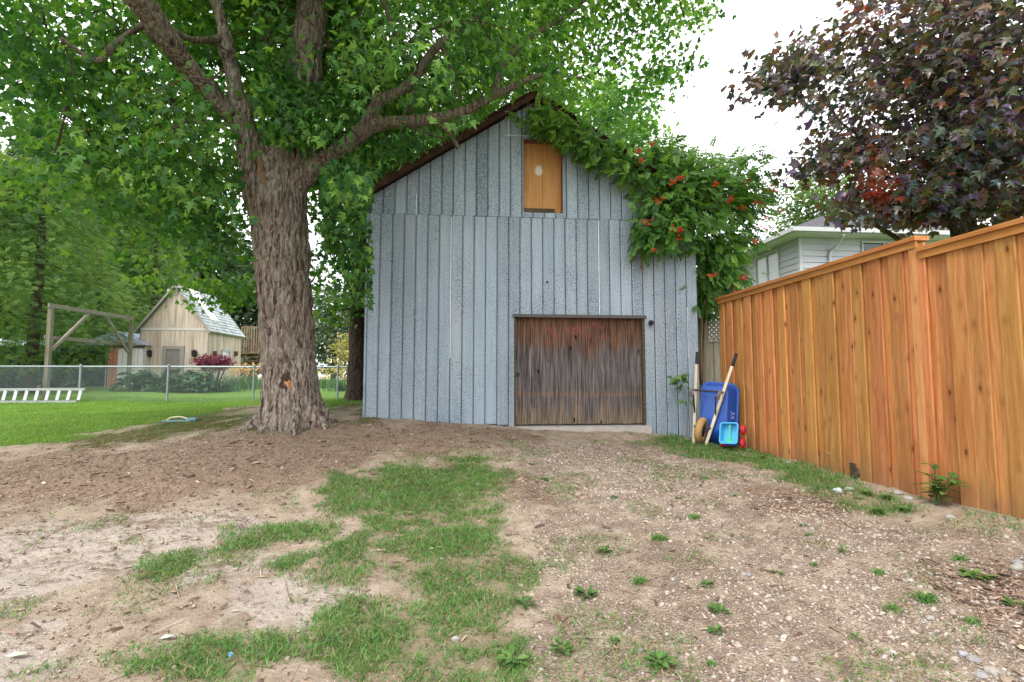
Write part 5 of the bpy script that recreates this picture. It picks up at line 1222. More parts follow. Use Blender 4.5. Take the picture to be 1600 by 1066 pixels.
# ------------------------------------------------------------------ wheelbarrow stood on its nose
M_blue = plain('blue_plastic', (.008, .075, .38), .32, .5, 0, .12, 4.)
M_handle = wood('pale_ash_handle', (.55, .47, .33), (.70, .63, .48), rough=.6, vary=.05)
M_tyre = plain('tan_rubber_tyre', (.40, .24, .10), .75, .2, 0, .12)
M_steel = plain('dark_bracket', (.03, .028, .028), .5, .4)
M_leg = plain('grey_bracket', (.16, .14, .125), .6, .3)
WYb = 7.05
O = at_Y(1094, 692, WYb); th_ = math.radians(42)
U = np.array([math.cos(th_), -math.sin(th_), 0]); Wv = np.array([-math.sin(th_), -math.cos(th_), 0]); lean = math.radians(5); roll = math.radians(10)
Vv = unit(np.array([0, 0, 1.]) * math.cos(lean) - Wv * math.sin(lean) + U * math.tan(roll)); Wn = unit(np.cross(U, Vv)); Wn = Wn if Wn @ Wv > 0 else -Wn; U2 = unit(U + np.array([0, 0, -.07]))
def L_(u, v_, w_): return tuple(O + U2 * u + Vv * v_ + Wn * w_)
wb = thing('wheelbarrow', 'blue wheelbarrow tipped upright on its nose against the cedar fence', 'wheelbarrow', (O[0], O[1], .33))
HL = 1.33
hb, ht = .085, .275
for s in (-1, 1):
    MB().bar(L_(s * hb, -.02, 0), L_(s * (hb + (ht - hb) * .86), HL * .86, 0), .038, .042, Wn).build('handle', M_handle, wb)
    MB().tube([L_(s * (hb + (ht - hb) * .855), HL * .855, 0), L_(s * (hb + (ht - hb) * .88), HL * .88, 0), L_(s * ht, HL, 0)], [.021, .024, .021], 10).build('grip', M_black, wb)
    h1, h2 = .43, .76
    def hu(v_): return s * (hb + (ht - hb) * v_ / HL)
    lg = MB(); lg.bar(L_(hu(h1), h1, .02), L_(hu(h1) * 1.05, .68, .20), .035, .012, U2); lg.build('leg', M_steel, wb)
    lg = MB(); lg.tube([L_(hu(.66) * 1.05, .64, .19), L_(hu(.7) * 1.05, .72, .215), L_(hu(.76), .76, .18)], [.02, .024, .02], 8, 3); lg.tube([L_(hu(.76), .76, .18), L_(hu(.76), .76, .0)], .012, 8); lg.build('foot', M_leg, wb)
    MB().box(-.02, .02, -.02, .02, -.02, .02).tube([L_(hu(.26), .26, .03), L_(hu(.26) * .6, .26, .05)], .018, 8).build('axle_bracket', M_steel, wb) if False else MB().tube([L_(hu(.23), .23, .035), L_(s * .02, .23, .05)], .014, 8).build('axle', M_steel, wb)
MB().tube([L_(-.20, .76, .03), L_(.20, .76, .03)], .014, 8).build('crossbar', M_steel, wb)
def ring(u0, v0, w0, hu_, hv, rad, n=6):
    pts = []
    for cx_, cy_, a0 in ((hu_ - rad, hv - rad, 0), (-hu_ + rad, hv - rad, 90), (-hu_ + rad, -hv + rad, 180), (hu_ - rad, -hv + rad, 270)):
        for k in range(n + 1): a = math.radians(a0 + 90 * k / n); v_ = v0 + cy_ + rad * math.sin(a); pts.append(L_(u0 + cx_ + rad * math.cos(a) + .13 * (.5 - v_), v_, w0))
    return pts
TU = .10
rings = [ring(TU, .52, -.055, .15, .30, .05), ring(TU, .50, -.06, .175, .34, .07), ring(TU, .47, -.14, .205, .40, .09), ring(TU, .45, -.285, .245, .445, .12), ring(TU, .45, -.285, .27, .47, .13), ring(TU, .45, -.30, .27, .47, .13), ring(TU, .45, -.29, .245, .44, .12), ring(TU, .5, -.09, .165, .33, .07)]
n = len(rings[0]); V = sum(rings, []); F = [(i*n+k, i*n+(k+1) % n, (i+1)*n+(k+1) % n, (i+1)*n+k) for i in range(len(rings)-1) for k in range(n)] + [tuple(range(n))[::-1], tuple((len(rings)-1)*n+k for k in range(n))]
tray = mk('tray', V, F, M_blue, wb, True)
md = tray.modifiers.new('e', 'EDGE_SPLIT'); md.split_angle = math.radians(50)
# embossed letters down the tray flank
fc = bpy.data.curves.new('print', 'FONT'); fc.body = 'JUE'; fc.size = .07; fc.extrude = .001; fc.align_x = 'CENTER'
tf = bpy.data.objects.new('print', fc); COL.objects.link(tf); fm = bpy.data.meshes.new_from_object(tf.evaluated_get(bpy.context.evaluated_depsgraph_get())); bpy.data.objects.remove(tf)
fm.materials.clear(); fm.materials.append(plain('pale_print', (.25, .33, .62), .5)); fo = bpy.data.objects.new('lettering', fm); COL.objects.link(fo)
p0 = np.array(L_(TU + .205, .44, -.155)); 
ex = -Vv; ez = unit(Wn * .75 + U2 * .66); ey = unit(np.cross(ez, ex)); ex = np.cross(ey, ez)
p0 = p0 + ez * .022
fo.matrix_world = Matrix(((ex[0], ey[0], ez[0], p0[0]), (ex[1], ey[1], ez[1], p0[1]), (ex[2], ey[2], ez[2], p0[2]), (0, 0, 0, 1)))
mw = fo.matrix_world.copy(); fo.parent = wb; fo.matrix_parent_inverse = base_matrix(wb).inverted(); fo.matrix_basis = mw
# wheel
wc = np.array(L_(0, .185, .06)); R_, rt = .135, .055
V, F = [], []; na, nb = 28, 10
for i in range(na):
    a = 2 * math.pi * i / na; e = Vv * math.cos(a) + Wn * math.sin(a)
    for j in range(nb): b = 2 * math.pi * j / nb; V.append(wc + e * (R_ + rt * math.cos(b)) + U2 * rt * .95 * math.sin(b))
for i in range(na):
    for j in range(nb): F.append((i*nb+j, i*nb+(j+1) % nb, ((i+1) % na)*nb+(j+1) % nb, ((i+1) % na)*nb+j))
wh = mk('wheel', V, F, M_tyre, wb, True)
MB().tube([wc - U2 * .03, wc - U2 * .028, wc + U2 * .028, wc + U2 * .03], [.03, .098, .098, .03], 20).build('rim', M_black, wh)
MB().tube([wc - U2 * .07, wc + U2 * .07], .02, 10).build('hub', M_steel, wh)

# ------------------------------------------------------------------ toy wagon stood on end
M_sky = plain('light_blue_plastic', (.06, .40, .72), .35, .5, 0, .08); M_red = plain('red_plastic', (.62, .02, .035), .35, .5, 0, .1); M_green = plain('green_plastic', (.10, .60, .25), .4, .4); M_navy = plain('navy_plastic', (.01, .05, .28), .4, .4)
O2 = at_Y(1141, 697, 6.72); a_ = math.radians(8)
u2 = unit(np.array([.70, -.70, .05])); v2 = unit(np.array([.16, .14, 1.])); w2 = unit(np.cross(u2, v2)); w2 = w2 if w2[1] < 0 else -w2
def K(u, v_, w_): return tuple(O2 + (u2 * u + v2 * v_ + w2 * w_) * .88)
tw = thing('toy_wagon', 'light blue toy wagon with red wheels standing on end by the wheelbarrow', 'toy', (O2[0], O2[1], .32))
def rrect(hu_, hv, rad, w_, vc, n=5):
    pts = []
    for cx_, cy_, a0 in ((hu_ - rad, hv - rad, 0), (-hu_ + rad, hv - rad, 90), (-hu_ + rad, -hv + rad, 180), (hu_ - rad, -hv + rad, 270)):
        for k in range(n + 1): a = math.radians(a0 + 90 * k / n); pts.append(K(cx_ + rad * math.cos(a), vc + cy_ + rad * math.sin(a), w_))
    return pts
def loft(rs): 
    n = len(rs[0]); return sum(rs, []), [(i*n+k, i*n+(k+1) % n, (i+1)*n+(k+1) % n, (i+1)*n+k) for i in range(len(rs)-1) for k in range(n)] + [tuple(range(n))[::-1], tuple((len(rs)-1)*n+k for k in range(n))]
V, F = loft([rrect(.10, .13, .03, -.02, .19), rrect(.128, .155, .04, .10, .19), rrect(.140, .168, .045, .10, .19), rrect(.140, .168, .045, .115, .19), rrect(.122, .150, .035, .115, .19), rrect(.098, .128, .03, .0, .19)])
mk('tray', V, F, M_sky, tw)
V, F = loft([rrect(.09, .15, .02, -.12, .18), rrect(.11, .17, .03, -.03, .18)]); mk('chassis', V, F, M_navy, tw)
for v_ in (.06, .27):
    for s in (-1, 1):
        wl_ = MB(); wl_.tube([K(s * .125, v_, -.13), K(s * .13, v_, -.13), K(s * .175, v_, -.13), K(s * .18, v_, -.13)], [.05, .068, .068, .05], 16); wo = wl_.build('wheel', M_red, tw)
        MB().cyl(K(s * .18, v_, -.13), K(s * .186, v_, -.13), .022).build('hub', M_navy, wo)
    MB().tube([K(-.12, v_, -.13), K(.12, v_, -.13)], .012, 6).build('axle', M_black, tw)
sv = thing('toy_shovel', 'green toy shovel lying inside the light blue wagon', 'toy', K(0, .08, .02))
mb = MB(); mb.bar(K(.005, .33, .07), K(-.005, .09, .03), .022, .012, w2); mb.build('shaft', M_green, sv)
MB().tube([K(-.04, .07, .03), K(-.045, .10, .035), K(.03, .10, .035), K(.035, .07, .03)], .009, 6, 2).bar(K(-.04, .068, .03), K(.04, .068, .03), .02, .012, w2).build('grip', M_green, sv)
# ------------------------------------------------------------------ grass, gravel, chips, stones, weeds
r = np.random.default_rng(101)
def scatter(x0, x1, y0, y1, n, key, r, lo=.35, pw=1.):
    X = r.uniform(x0, x1, n); Y = y0 + (y1 - y0) * r.random(n) ** pw
    m = masks(X, Y)[key]; k = m > r.uniform(lo, 1., n); return X[k], Y[k]
# yard grass patches: blades in clumps
X, Y = scatter(-3.0, 4.04, 1.7, 7.7, 420000, 'grass', r, .12, 1.25)
den = fbm2(X, Y, 9., 3, 3.); den2 = fbm2(X, Y, 2.6, 3, 8.); k = ((r.random(len(X)) < .5) | (X < 2.4)) & (den + (den2 - .5) * .9 > .37 + r.normal(0, .11, len(X))); X, Y = X[k], Y[k]
X += r.normal(0, .012, len(X)); Z = zground(X, Y)
strip = sstep(2.2, 2.9, X) * sstep(3.5, 4.5, Y)
h = r.uniform(.018, .058, len(X)) * (.7 + .8 * fbm2(X, Y, 3., 2, 6.)) * (1 + strip * .35)
V, F = blade_np(np.stack([X, Y, Z - .004], 1), h, r.uniform(.0025, .0055, len(X)) * (1 + Y * .09), np.where(r.random(len(X)) < .2, r.uniform(1.5, 2.6, len(X)), r.uniform(.3, 1.4, len(X))), r)
tint = np.clip(r.normal(.55, .2, len(X)) + (fbm2(X, Y, 5., 2, 1.) - .5) * .5, .14, 1); dry = r.random(len(X)) < .11; tint[dry] = r.uniform(0, .16, dry.sum())
g = mk_np('grass', V, F, M_grass, None, {'tint': np.repeat(tint, 5)}); tag(g, 'patchy green and straw coloured grass growing through the dirt yard', 'grass', kind='stuff')
# stray blades thinning out over the dirt and gravel
n = 90000; X = r.uniform(-3.5, 4.0, n); Y = 1.7 + 5.4 * r.random(n) ** 1.2; m = masks(X, Y); nn = fbm2(X, Y, 3.2, 3, 31.)
k = (nn + (fbm2(X, Y, .9, 2, 14.) - .5) * .5 + sstep(-1.2, .8, X) * .03 > .60 + r.normal(0, .035, n)) & (m['lawn'] < .2) & (m['mulch'] < .75); X, Y = X[k], Y[k]
V, F = blade_np(np.stack([X, Y, zground(X, Y) - .004], 1), r.uniform(.012, .05, len(X)), r.uniform(.003, .0065, len(X)) * (1 + Y * .07), r.uniform(.4, 1.9, len(X)), r)
tt = np.clip(r.normal(.5, .25, len(X)), .1, 1); dd_ = r.random(len(X)) < .25; tt[dd_] = r.uniform(0, .14, dd_.sum())
g = mk_np('stray_grass', V, F, M_grass, None, {'tint': np.repeat(tt, 5)}); tag(g, 'thin stray grass blades scattered across bare dirt and gravel', 'stray grass', kind='stuff')
# lawn
n = 125000; yy = 5.5 + 13 * r.random(n) ** 1.15; xx = yy * r.uniform(-1.0, -.05, n)
m = masks(xx, yy)['lawn']; k = (m > r.uniform(.3, .9, n)) & (xx < -1.2); xx, yy = xx[k], yy[k]
V, F = blade_np(np.stack([xx, yy, zground(xx, yy) - .005], 1), r.uniform(.025, .06, len(xx)) * (1 + .02 * yy), .0035 * (.6 + yy * .16), r.uniform(.2, 1.2, len(xx)), r)
tl = np.clip(r.normal(.5, .18, len(xx)) + (fbm2(xx, yy, 1.4, 3, 2.) - .5) * .9, 0, 1)
g = mk_np('lawn_grass', V, F, M_lawng, None, {'tint': np.repeat(tl, 5)}); tag(g, 'bright green mown lawn grass beyond the dirt', 'lawn grass', kind='stuff')
n = 60000; yy = 5.8 + 6.5 * r.random(n); xx = yy * r.uniform(-1.0, -.05, n); m = masks(xx, yy); k = (np.maximum(m['moss'] * .5, m['lawn'] * .6) > r.uniform(.15, 1., n)) & (fbm2(xx, yy, 2.2, 3, 7.) > .42); xx, yy = xx[k], yy[k]
V, F = blade_np(np.stack([xx, yy, zground(xx, yy) - .004], 1), r.uniform(.02, .06, len(xx)), .0045 * (.6 + yy * .1), r.uniform(.3, 1.4, len(xx)), r)
g = mk_np('mossy_grass', V, F, M_grass, None, {'tint': np.repeat(np.clip(r.normal(.4, .25, len(xx)), 0, 1), 5)}); tag(g, 'thin mossy grass in the shade round the maple trunks', 'mossy grass', kind='stuff')
# gravel stones
ICO = None
def _ico():
    import bmesh
    b = bmesh.new(); bmesh.ops.create_icosphere(b, subdivisions=1, radius=1); b.verts.ensure_lookup_table()
    V = np.array([v.co[:] for v in b.verts]); F = np.array([[v.index for v in f.verts] for f in b.faces]); b.free(); return V, F
ICO = _ico()
OCT = (np.array([(1,0,0),(0,1,0),(-1,0,0),(0,-1,0),(.1,.05,1),(0,0,-1)], float), np.array([(0,1,4),(1,2,4),(2,3,4),(3,0,4),(1,0,5),(2,1,5),(3,2,5),(0,3,5)]))
def stones(X, Y, S, r, flat=.55, sink=.3, shape=None):
    n = len(X); T, Fc = shape or ICO
    D = 1 + r.normal(0, .16, (n, len(T), 1)); sc = np.stack([r.uniform(.7, 1.3, n), r.uniform(.6, 1.1, n), r.uniform(.35, .8, n) * flat / .55], 1)
    V = T[None] * D * sc[:, None] * S[:, None, None]; a = r.random(n) * 6.283; tl_ = r.normal(0, .25, n)
    x_ = V[..., 0] * np.cos(a)[:, None] - V[..., 1] * np.sin(a)[:, None]; y_ = V[..., 0] * np.sin(a)[:, None] + V[..., 1] * np.cos(a)[:, None]
    z_ = V[..., 2] + x_ * tl_[:, None]
    V = np.stack([x_ + X[:, None], y_ + Y[:, None], z_ + (zground(X, Y) + S * (flat * .55 - sink))[:, None]], -1)
    return V.reshape(-1, 3), ((np.arange(n) * len(T))[:, None, None] + Fc[None]).reshape(-1, 3), len(T)
t = NT('gravel_stone'); v = t.co(); tn = t.attr('tint')
c = t.ramp(tn, [(.0, (.22, .17, .135)), (.3, (.36, .285, .23)), (.6, (.43, .36, .305)), (.8, (.33, .305, .29)), (.93, (.42, .375, .335)), (1., (.45, .415, .38))])
c = t.mix(t.math('MULTIPLY', t.ss(t.noise(v, 90., 3), .5, .7), .35), c, (.20, .16, .13))
M_stone = t.fin(t.pbsdf(c, .85, .2, t.bump(t.noise(v, 160., 3), .3, .002)))
X, Y = scatter(-.6, 4.04, 1.6, 7.7, 80000, 'gravel', r, .12, 1.5)
k = fbm2(X, Y, 1.7, 3, 5.) + r.normal(0, .12, len(X)) > .42; X, Y = X[k], Y[k]; S = np.clip(.0045 * np.exp(r.normal(.26, .52, len(X))), .003, .02)
big = S > .0085; Va, Fa, ka = stones(X[big], Y[big], S[big], r); Vb, Fb, kb = stones(X[~big], Y[~big], S[~big], r, shape=OCT)
g = mk_np('gravel', np.vstack([Va, Vb]), np.vstack([Fa, Fb + len(Va)]), M_stone, None, {'tint': np.concatenate([np.repeat(r.random(big.sum()), ka), np.repeat(r.random((~big).sum()), kb)])}); tag(g, 'pale loose gravel scattered over the driveway dirt', 'gravel', kind='stuff')
X = r.uniform(-6.5, 3.7, 5200); Y = 1.7 + 5.8 * r.random(5200) ** 1.2; m = masks(X, Y); k = (m['lawn'] < .3); X, Y = X[k], Y[k]
S = np.clip(.005 * np.exp(r.normal(0, .5, len(X))), .003, .02); V, F, kk = stones(X, Y, S, r, shape=OCT)
g = mk_np('pebbles', V, F, M_stone, None, {'tint': np.repeat(r.random(len(X)) * .8, kk)}); tag(g, 'small brown pebbles lying about the bare dirt', 'pebbles', kind='stuff')
n = 26000; X = r.uniform(-6.0, 3.4, n); Y = 1.6 + 5.2 * r.random(n) ** 1.4; m = masks(X, Y); k = (m['lawn'] < .2) & (fbm2(X, Y, 2.4, 3, 12.) + r.normal(0, .09, n) > .5) & (m['gravel'] < .8); X, Y = X[k], Y[k]
S = np.clip(.0055 * np.exp(r.normal(0, .5, len(X))), .003, .02); V, F, kk = stones(X, Y, S, r, .5, .2, OCT)
M_clod = leafmat('dirt_clod', [(.0, (.15, .105, .08)), (.5, (.30, .23, .18)), (1., (.46, .385, .32))], .0, (1, 1, 1), .95, .1)
g = mk_np('dirt_clods', V, F, M_clod, None, {'tint': np.repeat(r.random(len(X)), kk)}); tag(g, 'crumbly clods of dry dirt over the sandy ground', 'dirt clods', kind='stuff')
# bark chips and twigs
def chips(X, Y, L, Wd, r, h=.006, lift=.3):
    n = len(X); a = r.random(n) * 6.283; dx, dy = np.cos(a), np.sin(a); pit = r.normal(0, .22, n) * np.clip(.035 / L, .1, 1); z = zground(X, Y) + L * np.abs(pit) * .5 + h * lift
    d = np.stack([dx, dy, pit], 1) * (L / 2)[:, None]; s = np.stack([-dy, dx, r.normal(0, .3, n)], 1) * (Wd / 2)[:, None]; c = np.stack([X, Y, z], 1); u = np.array([0, 0, 1.]) * (Wd * .35)[:, None]
    V = np.stack([c - d - s, c + d - s * .6, c + d + s * .7, c - d + s, c - d * .8 + u, c + d * .8 + u], 1).reshape(-1, 3)
    F = np.array([(0,1,5),(0,5,4),(1,2,5),(2,3,4),(2,4,5),(3,0,4)]); return V, ((np.arange(n) * 6)[:, None, None] + F[None]).reshape(-1, 3)
M_chip = leafmat('bark_chip', [(.0, (.085, .055, .04)), (.4, (.18, .12, .088)), (.7, (.30, .215, .16)), (1., (.48, .38, .29))], .0, (1, 1, 1), .9, .1)
X1, Y1 = scatter(-8.0, 1.2, 3.6, 7.7, 18000, 'mulch', r, .2, .9); X2, Y2 = scatter(1.5, 3.7, 1.8, 4.5, 26000, 'mulch', r, .3, 1.)
X3 = r.uniform(-5, 3.6, 7000); Y3 = 1.7 + 5 * r.random(7000); k = masks(X3, Y3)['lawn'] < .2; X3, Y3 = X3[k], Y3[k]
X, Y = np.concatenate([X1, X2, X3]), np.concatenate([Y1, Y2, Y3]); n = len(X)
L = np.clip(.02 * np.exp(r.normal(0, .55, n)), .008, .09); V, F = chips(X, Y, L, L * r.uniform(.15, .5, n), r)
g = mk_np('bark_chips', V, F, M_chip, None, {'tint': np.repeat(np.clip(r.normal(.45, .25, n), 0, 1), 6)}); tag(g, 'brown bark chips and crumbled leaves strewn around the maple', 'bark chips', kind='stuff')
n = 900; X = r.uniform(-6.5, 3.6, n); Y = 1.7 + 5.9 * r.random(n); k = masks(X, Y)['lawn'] < .2; X, Y = X[k], Y[k]; n = len(X)
L = r.uniform(.06, .26, n); V, F = chips(X, Y, L, np.full(n, .005), r, .006)
g = mk_np('twigs', V, F, M_chip, None, {'tint': np.repeat(r.uniform(.1, 1, n), 6)}); tag(g, 'thin dry twigs scattered over the dirt yard', 'twigs', kind='stuff')
# single stones
def rock(px, py, S, col, label, seed, flat=.6, sink=.35, cat='stone', name='stone'):
    q = np.random.default_rng(seed); import bmesh
    b = bmesh.new(); bmesh.ops.create_icosphere(b, subdivisions=2, radius=1); V = np.array([v.co[:] for v in b.verts]); F = [tuple(v.index for v in f.verts) for f in b.faces]; b.free()
    V = V * (1 + (fbm(V * 1.3 + seed * 7, 3)[:, None] - .5) * .7); sc = np.array([q.uniform(.85, 1.25), q.uniform(.7, 1.), flat]); V = V * sc * S
    a = q.random() * 6.283 * .12; V = np.stack([V[:, 0] * math.cos(a) - V[:, 1] * math.sin(a), V[:, 0] * math.sin(a) + V[:, 1] * math.cos(a), V[:, 2]], 1)
    g_ = gp(px, py); o = mk(name, V, F, plain(name + '_surface', col, .85, .2, 0, .3, 30.), None, False); o.location = (g_[0], g_[1], g_[2] + S * flat * (1 - 2 * sink) * .8); o.scale = (.85,) * 3; return tag(o, label, cat)
PALE, GREY, BRN = (.31, .29, .265), (.25, .245, .245), (.30, .23, .17)
for i, (px, py, S, col, lab) in enumerate([
    (675,863,.022,PALE,'round white stone in the middle of the grass patch'), (690,878,.018,PALE,'small white stone just below the round white one'), (746,757,.03,PALE,'flat pale stone in the upper right of the grass patch'),
    (596,741,.022,GREY,'grey stone at the upper left edge of the grass patch'), (602,793,.022,PALE,'pale stone on the left rim of the grass patch'), (1110,797,.05,BRN,'flat brown rock alone on the driveway below the fence strip'), (1170,904,.022,GREY,'round grey pebble in the middle of the driveway'),
    (1334,929,.026,BRN,'brown angular stone on the driveway left of the mulch'), (1008,757,.022,BRN,'small tan stone on the driveway below the door'), (1230,727,.045,PALE,'white stone at the fence foot beside the toy wagon'),
    (1243,722,.04,GREY,'grey stone tucked against the fence boards by the white one'), (1310,770,.06,(.42,.46,.50),'blue grey stone in the grass strip under the fence'), (1327,766,.05,PALE,'white stone right of the blue grey one in the grass strip'),
    (1404,771,.06,PALE,'long white stone at the fence foot left of the leafy weed'), (1420,778,.05,PALE,'pale stone touching the leafy weed at the fence'), (1485,813,.045,PALE,'white flat stone on the gravel right of the leafy weed'), (1590,895,.05,PALE,'white rock on the mulch at the right frame edge'),
    (1592,884,.04,GREY,'grey rock behind the white one at the right frame edge'), (1520,1022,.035,GREY,'grey cobble in the stone heap at the lower right corner'), (1548,1040,.04,PALE,'pale cobble in the stone heap at the lower right corner'), (1575,1053,.04,BRN,'brown cobble in the stone heap at the lower right corner'), (1505,1016,.03,(.30,.31,.34),'slate coloured cobble topping the lower right stone heap'),
    (1533,1052,.03,GREY,'small grey cobble lowest in the right stone heap'), (1453,964,.028,PALE,'white stone beside the grass tuft near the right mulch'), (1241,1038,.025,PALE,'white pebble on the bare gravel at the bottom'), (905,776,.05,BRN,'tan rock beside the dry brown clippings'), (520,735,.02,BRN,'brown stone left of the grass patch top'),
    (222,772,.035,BRN,'tan stone lying in the brown mulch on the left'), (1000,1010,.02,GREY,'grey pebble beside the bottom weed'), (712,1000,.03,PALE,'white stone at the lower end of the grass patch')]):
    rock(px, py, S, col, lab, i + 1)
rd_ = rock(1198, 695, .04, (.45, .05, .05), 'red broken brick piece by the fence foot', 50, .4, cat='brick', name='brick_piece')
# grey stub of a log against the fence and the dark block under a short board
c = gp(1322, 741); lg = thing('log_stub', 'short grey weathered log lying against the cedar fence foot', 'log', c)
MB().tube([(c[0] - .02, c[1] + .12, c[2] + .05), (c[0], c[1] + .08, c[2] + .055), (c[0] + .08, c[1] - .10, c[2] + .05), (c[0] + .09, c[1] - .13, c[2] + .045)], [.045, .065, .06, .04], 12, 3).build('log', bark('grey_log', (.16, .15, .14), (.34, .32, .30), (.52, .50, .47), 1.5), lg, True)
MB().tube([(c[0] - .02, c[1] + .12, c[2] + .06), (c[0] - .05, c[1] + .15, c[2] + .15), (c[0] - .10, c[1] + .16, c[2] + .22)], .005, 5).tube([(c[0] + .0, c[1] + .1, c[2] + .08), (c[0] + .02, c[1] + .11, c[2] + .18)], .005, 5).build('twig', plain('dry_twig', (.45, .33, .22), .9), lg)
c = gp(1283, 726); bl = MB().box(FX - .03, FX + .0, 5.0 - .07, 5.0 + .0, c[2] - .03, c[2] + .16)
tag(bl.build('wooden_block', M_darkwood), 'dark wooden block at the fence foot under a short board', 'block')
# fallen leaf and bottle cap
V = np.array([(0,0,.0),(.03,.012,.012),(.075,.02,.006),(.11,.0,.016),(.075,-.022,.012),(.03,-.015,.004),(.055,0,.004)]); c = gp(8, 1028)
o = mk('fallen_leaf', [tuple(q) for q in V], [(0,5,6),(5,4,6),(4,3,6),(3,2,6),(2,1,6),(1,0,6)], plain('pale_green_leaf', (.40, .52, .38), .6, .3)); o.location = (c[0], c[1], c[2] + .004); tag(o, 'pale green fallen leaf on the sand at lower left', 'leaf')
V2 = V * np.array([.8, .9, 1.2]); c = gp(248, 1003); o = mk('fallen_leaf', [tuple(q) for q in V2], [(0,5,6),(5,4,6),(4,3,6),(3,2,6),(2,1,6),(1,0,6)], plain('grey_green_leaf', (.40, .45, .38), .6, .3)); o.location = (c[0], c[1], c[2] + .004); tag(o, 'dry grey leaf above the lower left grass tuft', 'leaf')
c = gp(360, 1029); o = MB().tube([(0,0,0),(0,0,.004),(0,.001,.012),(0,.001,.014)], [.012,.014,.013,.010], 12).build('bottle_cap', plain('bright_blue_cap', (.10, .42, .70), .4, .4)); o.location = tuple(c); o.rotation_euler = (.3, .2, 0); tag(o, 'bright blue bottle cap in the lower left grass', 'bottle cap')
c = gp(516, 870)
# broadleaf weeds in the gravel
M_weed = leafmat('weed_leaf', [(.0, (.05, .115, .03)), (.5, (.09, .19, .045)), (1., (.17, .28, .07))], .3, (1.4, 1.4, .8), .45, .4)
WEED = (np.array([(0,0,0),(.16,.3,.03),(.20,.6,.02),(0,1,-.12),(-.20,.6,.02),(-.16,.3,.03),(0,.5,-.01)]), np.array([(0,1,6),(1,2,6),(2,3,6),(3,4,6),(4,5,6),(5,0,6)]))
def weed(px, py, n, size, up, label, seed, m=None):
    size *= .68; n = int(n * 1.3)
    r = np.random.default_rng(seed); c = gp(px, py); th = thing('weed', label, 'weed', c, 'weeds in the driveway gravel')
    if any(q in label for q in ('tuft', 'feathery', 'grassy', 'fine ', 'tiny', 'spreading')):
        nb = n * 4; P = np.stack([c[0] + r.normal(0, size * .45, nb), c[1] + r.normal(0, size * .35, nb), np.full(nb, c[2] - .004)], 1)
        V, F = blade_np(P, r.uniform(.4, 1.1, nb) * size, np.full(nb, .006), r.uniform(.2, 1.5, nb), r); mk_np('blades', V, F, M_grass, th, {'tint': np.repeat(np.clip(r.normal(.6, .2, nb), .1, 1), 5)}); return th
    a = r.random(n) * 6.283; rad = r.random(n) ** .6 * size * .8
    P = np.stack([c[0] + np.cos(a) * rad * .5, c[1] + np.sin(a) * rad * .5, c[2] + .004 + r.random(n) * size * .4 * up], 1); D = np.stack([np.cos(a), np.sin(a), r.uniform(.05, .9, n) * up], 1); N = np.stack([-np.cos(a) * .5, -np.sin(a) * .5, np.ones(n)], 1) + r.normal(0, .2, (n, 3))
    V, F, k = leaves_np(P, D, N, size * r.uniform(.5, 1.05, n), WEED); tt = np.repeat(np.clip(r.normal(.5, .25, n), 0, 1), k)
    if size < .09 or n > 40: mk_np('leaves', V, F, m or M_weed, th, {'tint': tt}); return th
    for q in range(n): mk_np('leaf', V[q*k:(q+1)*k], F[:len(WEED[1])], m or M_weed, th, {'tint': tt[q*k:(q+1)*k]})
    return th
WD = [(915,925,24,.11,.7,'dock rosette between gravel and the lower grass patch'),(960,1000,14,.05,.9,'yellow green seedling above the bottom weeds'),(1030,1035,30,.10,.7,'broad plantain at the bottom centre of the gravel'),(1125,965,22,.09,.8,'bright weed with an upright blade in the lower gravel'),(1105,920,18,.07,.8,'weed upper left of the bright upright one'),(1120,990,16,.07,.6,'low weed right below the bright upright one'),(1085,812,26,.07,.6,'feathery weed left of the driveway middle'),(1030,845,30,.08,.6,'spreading weed above the dock rosettes'),
      (945,855,24,.09,.6,'weed cluster right of the grass patch middle'),(1000,905,20,.08,.6,'weed left of the feathery clump in the gravel'),(1320,865,10,.075,1.,'single four leaved seedling in the bare driveway'),(1272,885,12,.05,1.2,'upright seedling left of the four leaved one'),(1375,900,24,.06,1.,'thin upright grass tuft on the driveway'),(1450,938,34,.09,.8,'lush grass tuft above the lower right stones'),(1525,905,26,.12,.6,'big leaved dock at the left edge of the right mulch'),(1590,950,18,.11,.6,'broad dock on the mulch at right frame edge'),
      (1395,945,14,.07,.6,'weed left of the lush grass tuft'),(1520,972,12,.06,.5,'small weed under the lush grass tuft'),(1500,880,20,.07,1.1,'fine grass tuft behind the big dock'),(1150,775,16,.05,.6,'tiny weed on the driveway below the toy wagon'),(1100,748,20,.055,.6,'tiny weed below the wheelbarrow'),(850,748,26,.07,.5,'weed on the gravel below the barn door'),(830,725,24,.06,.5,'weed left of the door on the gravel'),(960,780,20,.06,.5,'weed near the dry brown clippings'),(1255,822,16,.05,.6,'small weed under the dark mulch patch'),(1265,838,12,.045,.6,'tiny weed just below its neighbour in mid driveway'),
      (1060,780,18,.05,.5,'small weed straight below the wall lamp'),(880,1010,20,.10,.7,'leafy weed at the right rim of the lower grass patch'),(800,1035,26,.12,.8,'broad weed at the bottom rim of the grass patch'),(820,945,22,.10,.7,'leafy weed on the right rim of the grass patch'),(1215,905,10,.05,.5,'faint seedling right of the round pebble'),(1590,800,18,.05,.9,'weed under the fence boards at the right frame edge'),(1340,1000,10,.05,.5,'lone seedling in the bottom right gravel'),(1110,1035,8,.04,.5,'tiny seedling at the bottom of the driveway')]
for i, wd in enumerate(WD): weed(*wd, 300 + i)
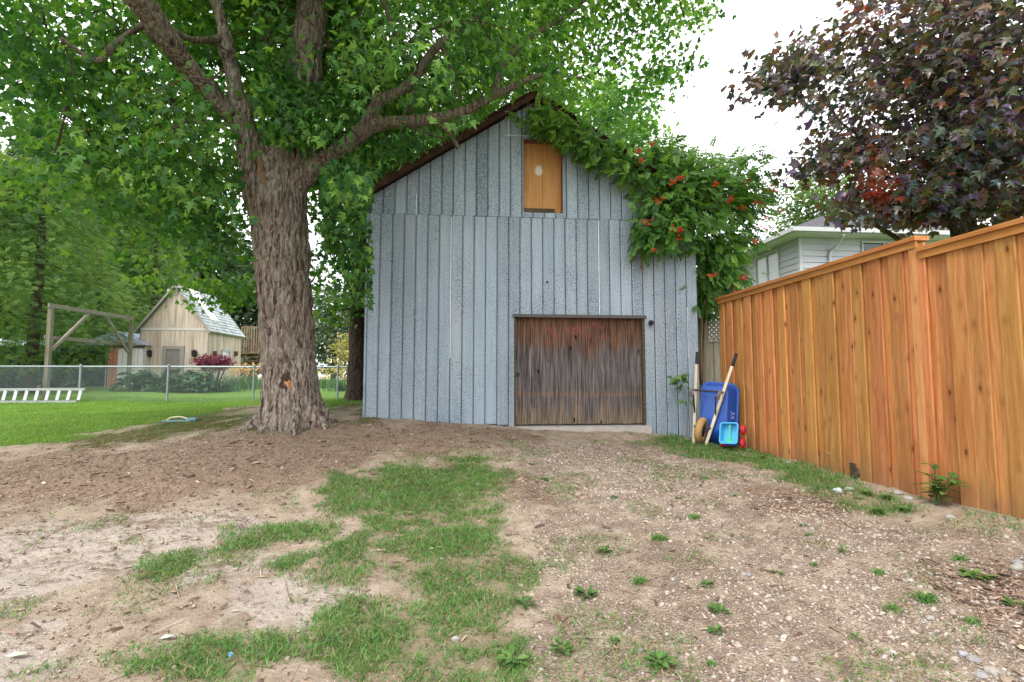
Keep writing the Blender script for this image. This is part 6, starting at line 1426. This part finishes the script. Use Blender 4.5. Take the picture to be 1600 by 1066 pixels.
# the tall leafy weed by the fence, each leaf its own piece
c = gp(1462, 790); c[0] = min(c[0], FX - .1); pw = thing('leafy_weed', 'tall leafy green weed growing at the foot of the cedar fence', 'weed', c)
r = np.random.default_rng(77)
def leafy_plant(th, c, ns, hh, nl, ls, r, m, dark=.5):
    for k in range(ns):
        a = r.random() * 6.283; tip = c + np.array([math.cos(a) * hh * .45, math.sin(a) * hh * .4, hh * r.uniform(.6, 1.)]); tip[0] = min(tip[0], FX - .03)
        L = np.array([c, (c + tip) / 2 + [0, 0, hh * .08], tip]); MB().tube(L, [.006, .004, .002], 5, 3).build('stem', m, th)
        Q, _ = resample(L, np.zeros(3), 8)
        for j in range(nl):
            p = Q[int((.25 + .75 * j / nl) * (len(Q) - 1))]; b = a + j * 2.4 + r.normal(0, .3); D = np.array([[math.cos(b), math.sin(b), r.uniform(-.3, .5)]]); N = np.array([[-math.cos(b) * .3, -math.sin(b) * .3, 1.]])
            V, F, kk = leaves_np(p[None], D, N, np.array([ls * r.uniform(.6, 1.1)]), (OVAL[0] * np.array([1.1, 1, 1]), OVAL[1])); V[:, 0] = np.minimum(V[:, 0], FX - .012)
            mk_np('leaf', V, F, m, th, {'tint': np.full(kk, np.clip(r.normal(dark, .2), 0, 1))})
leafy_plant(pw, c, 6, .36, 7, .13, r, M_weed)
c = gp(1170, 690); w3 = thing('leafy_weed', 'small round leaved weed between toy wagon wheels and fence', 'weed', c); leafy_plant(w3, c, 2, .08, 4, .05, r, M_weed)
c = gp(440, 668); 
# low herbs inside the fence strip
rs = np.random.default_rng(88)
for i, (px, py, lab) in enumerate([(1355,775,'round leaved herb clump in the strip below the log stub'),(1385,782,'bushy herb clump left of the leafy fence weed'),(1370,800,'trailing herb at the lower edge of the fence strip'),(1275,745,'grassy herb by the dark block in the strip'),(1415,800,'upright herb at the right end of the fence strip'),(1190,718,'low herb in the strip below the toy wagon')]):
    weed(px, py, 46, .075, 1.1, lab, 400 + i)
weed(398, 676, 22, .09, .5, 'small green weed at the left foot of the big trunk', 450); weed(470, 668, 16, .06, .5, 'tiny weed in front of the big trunk roots', 451)
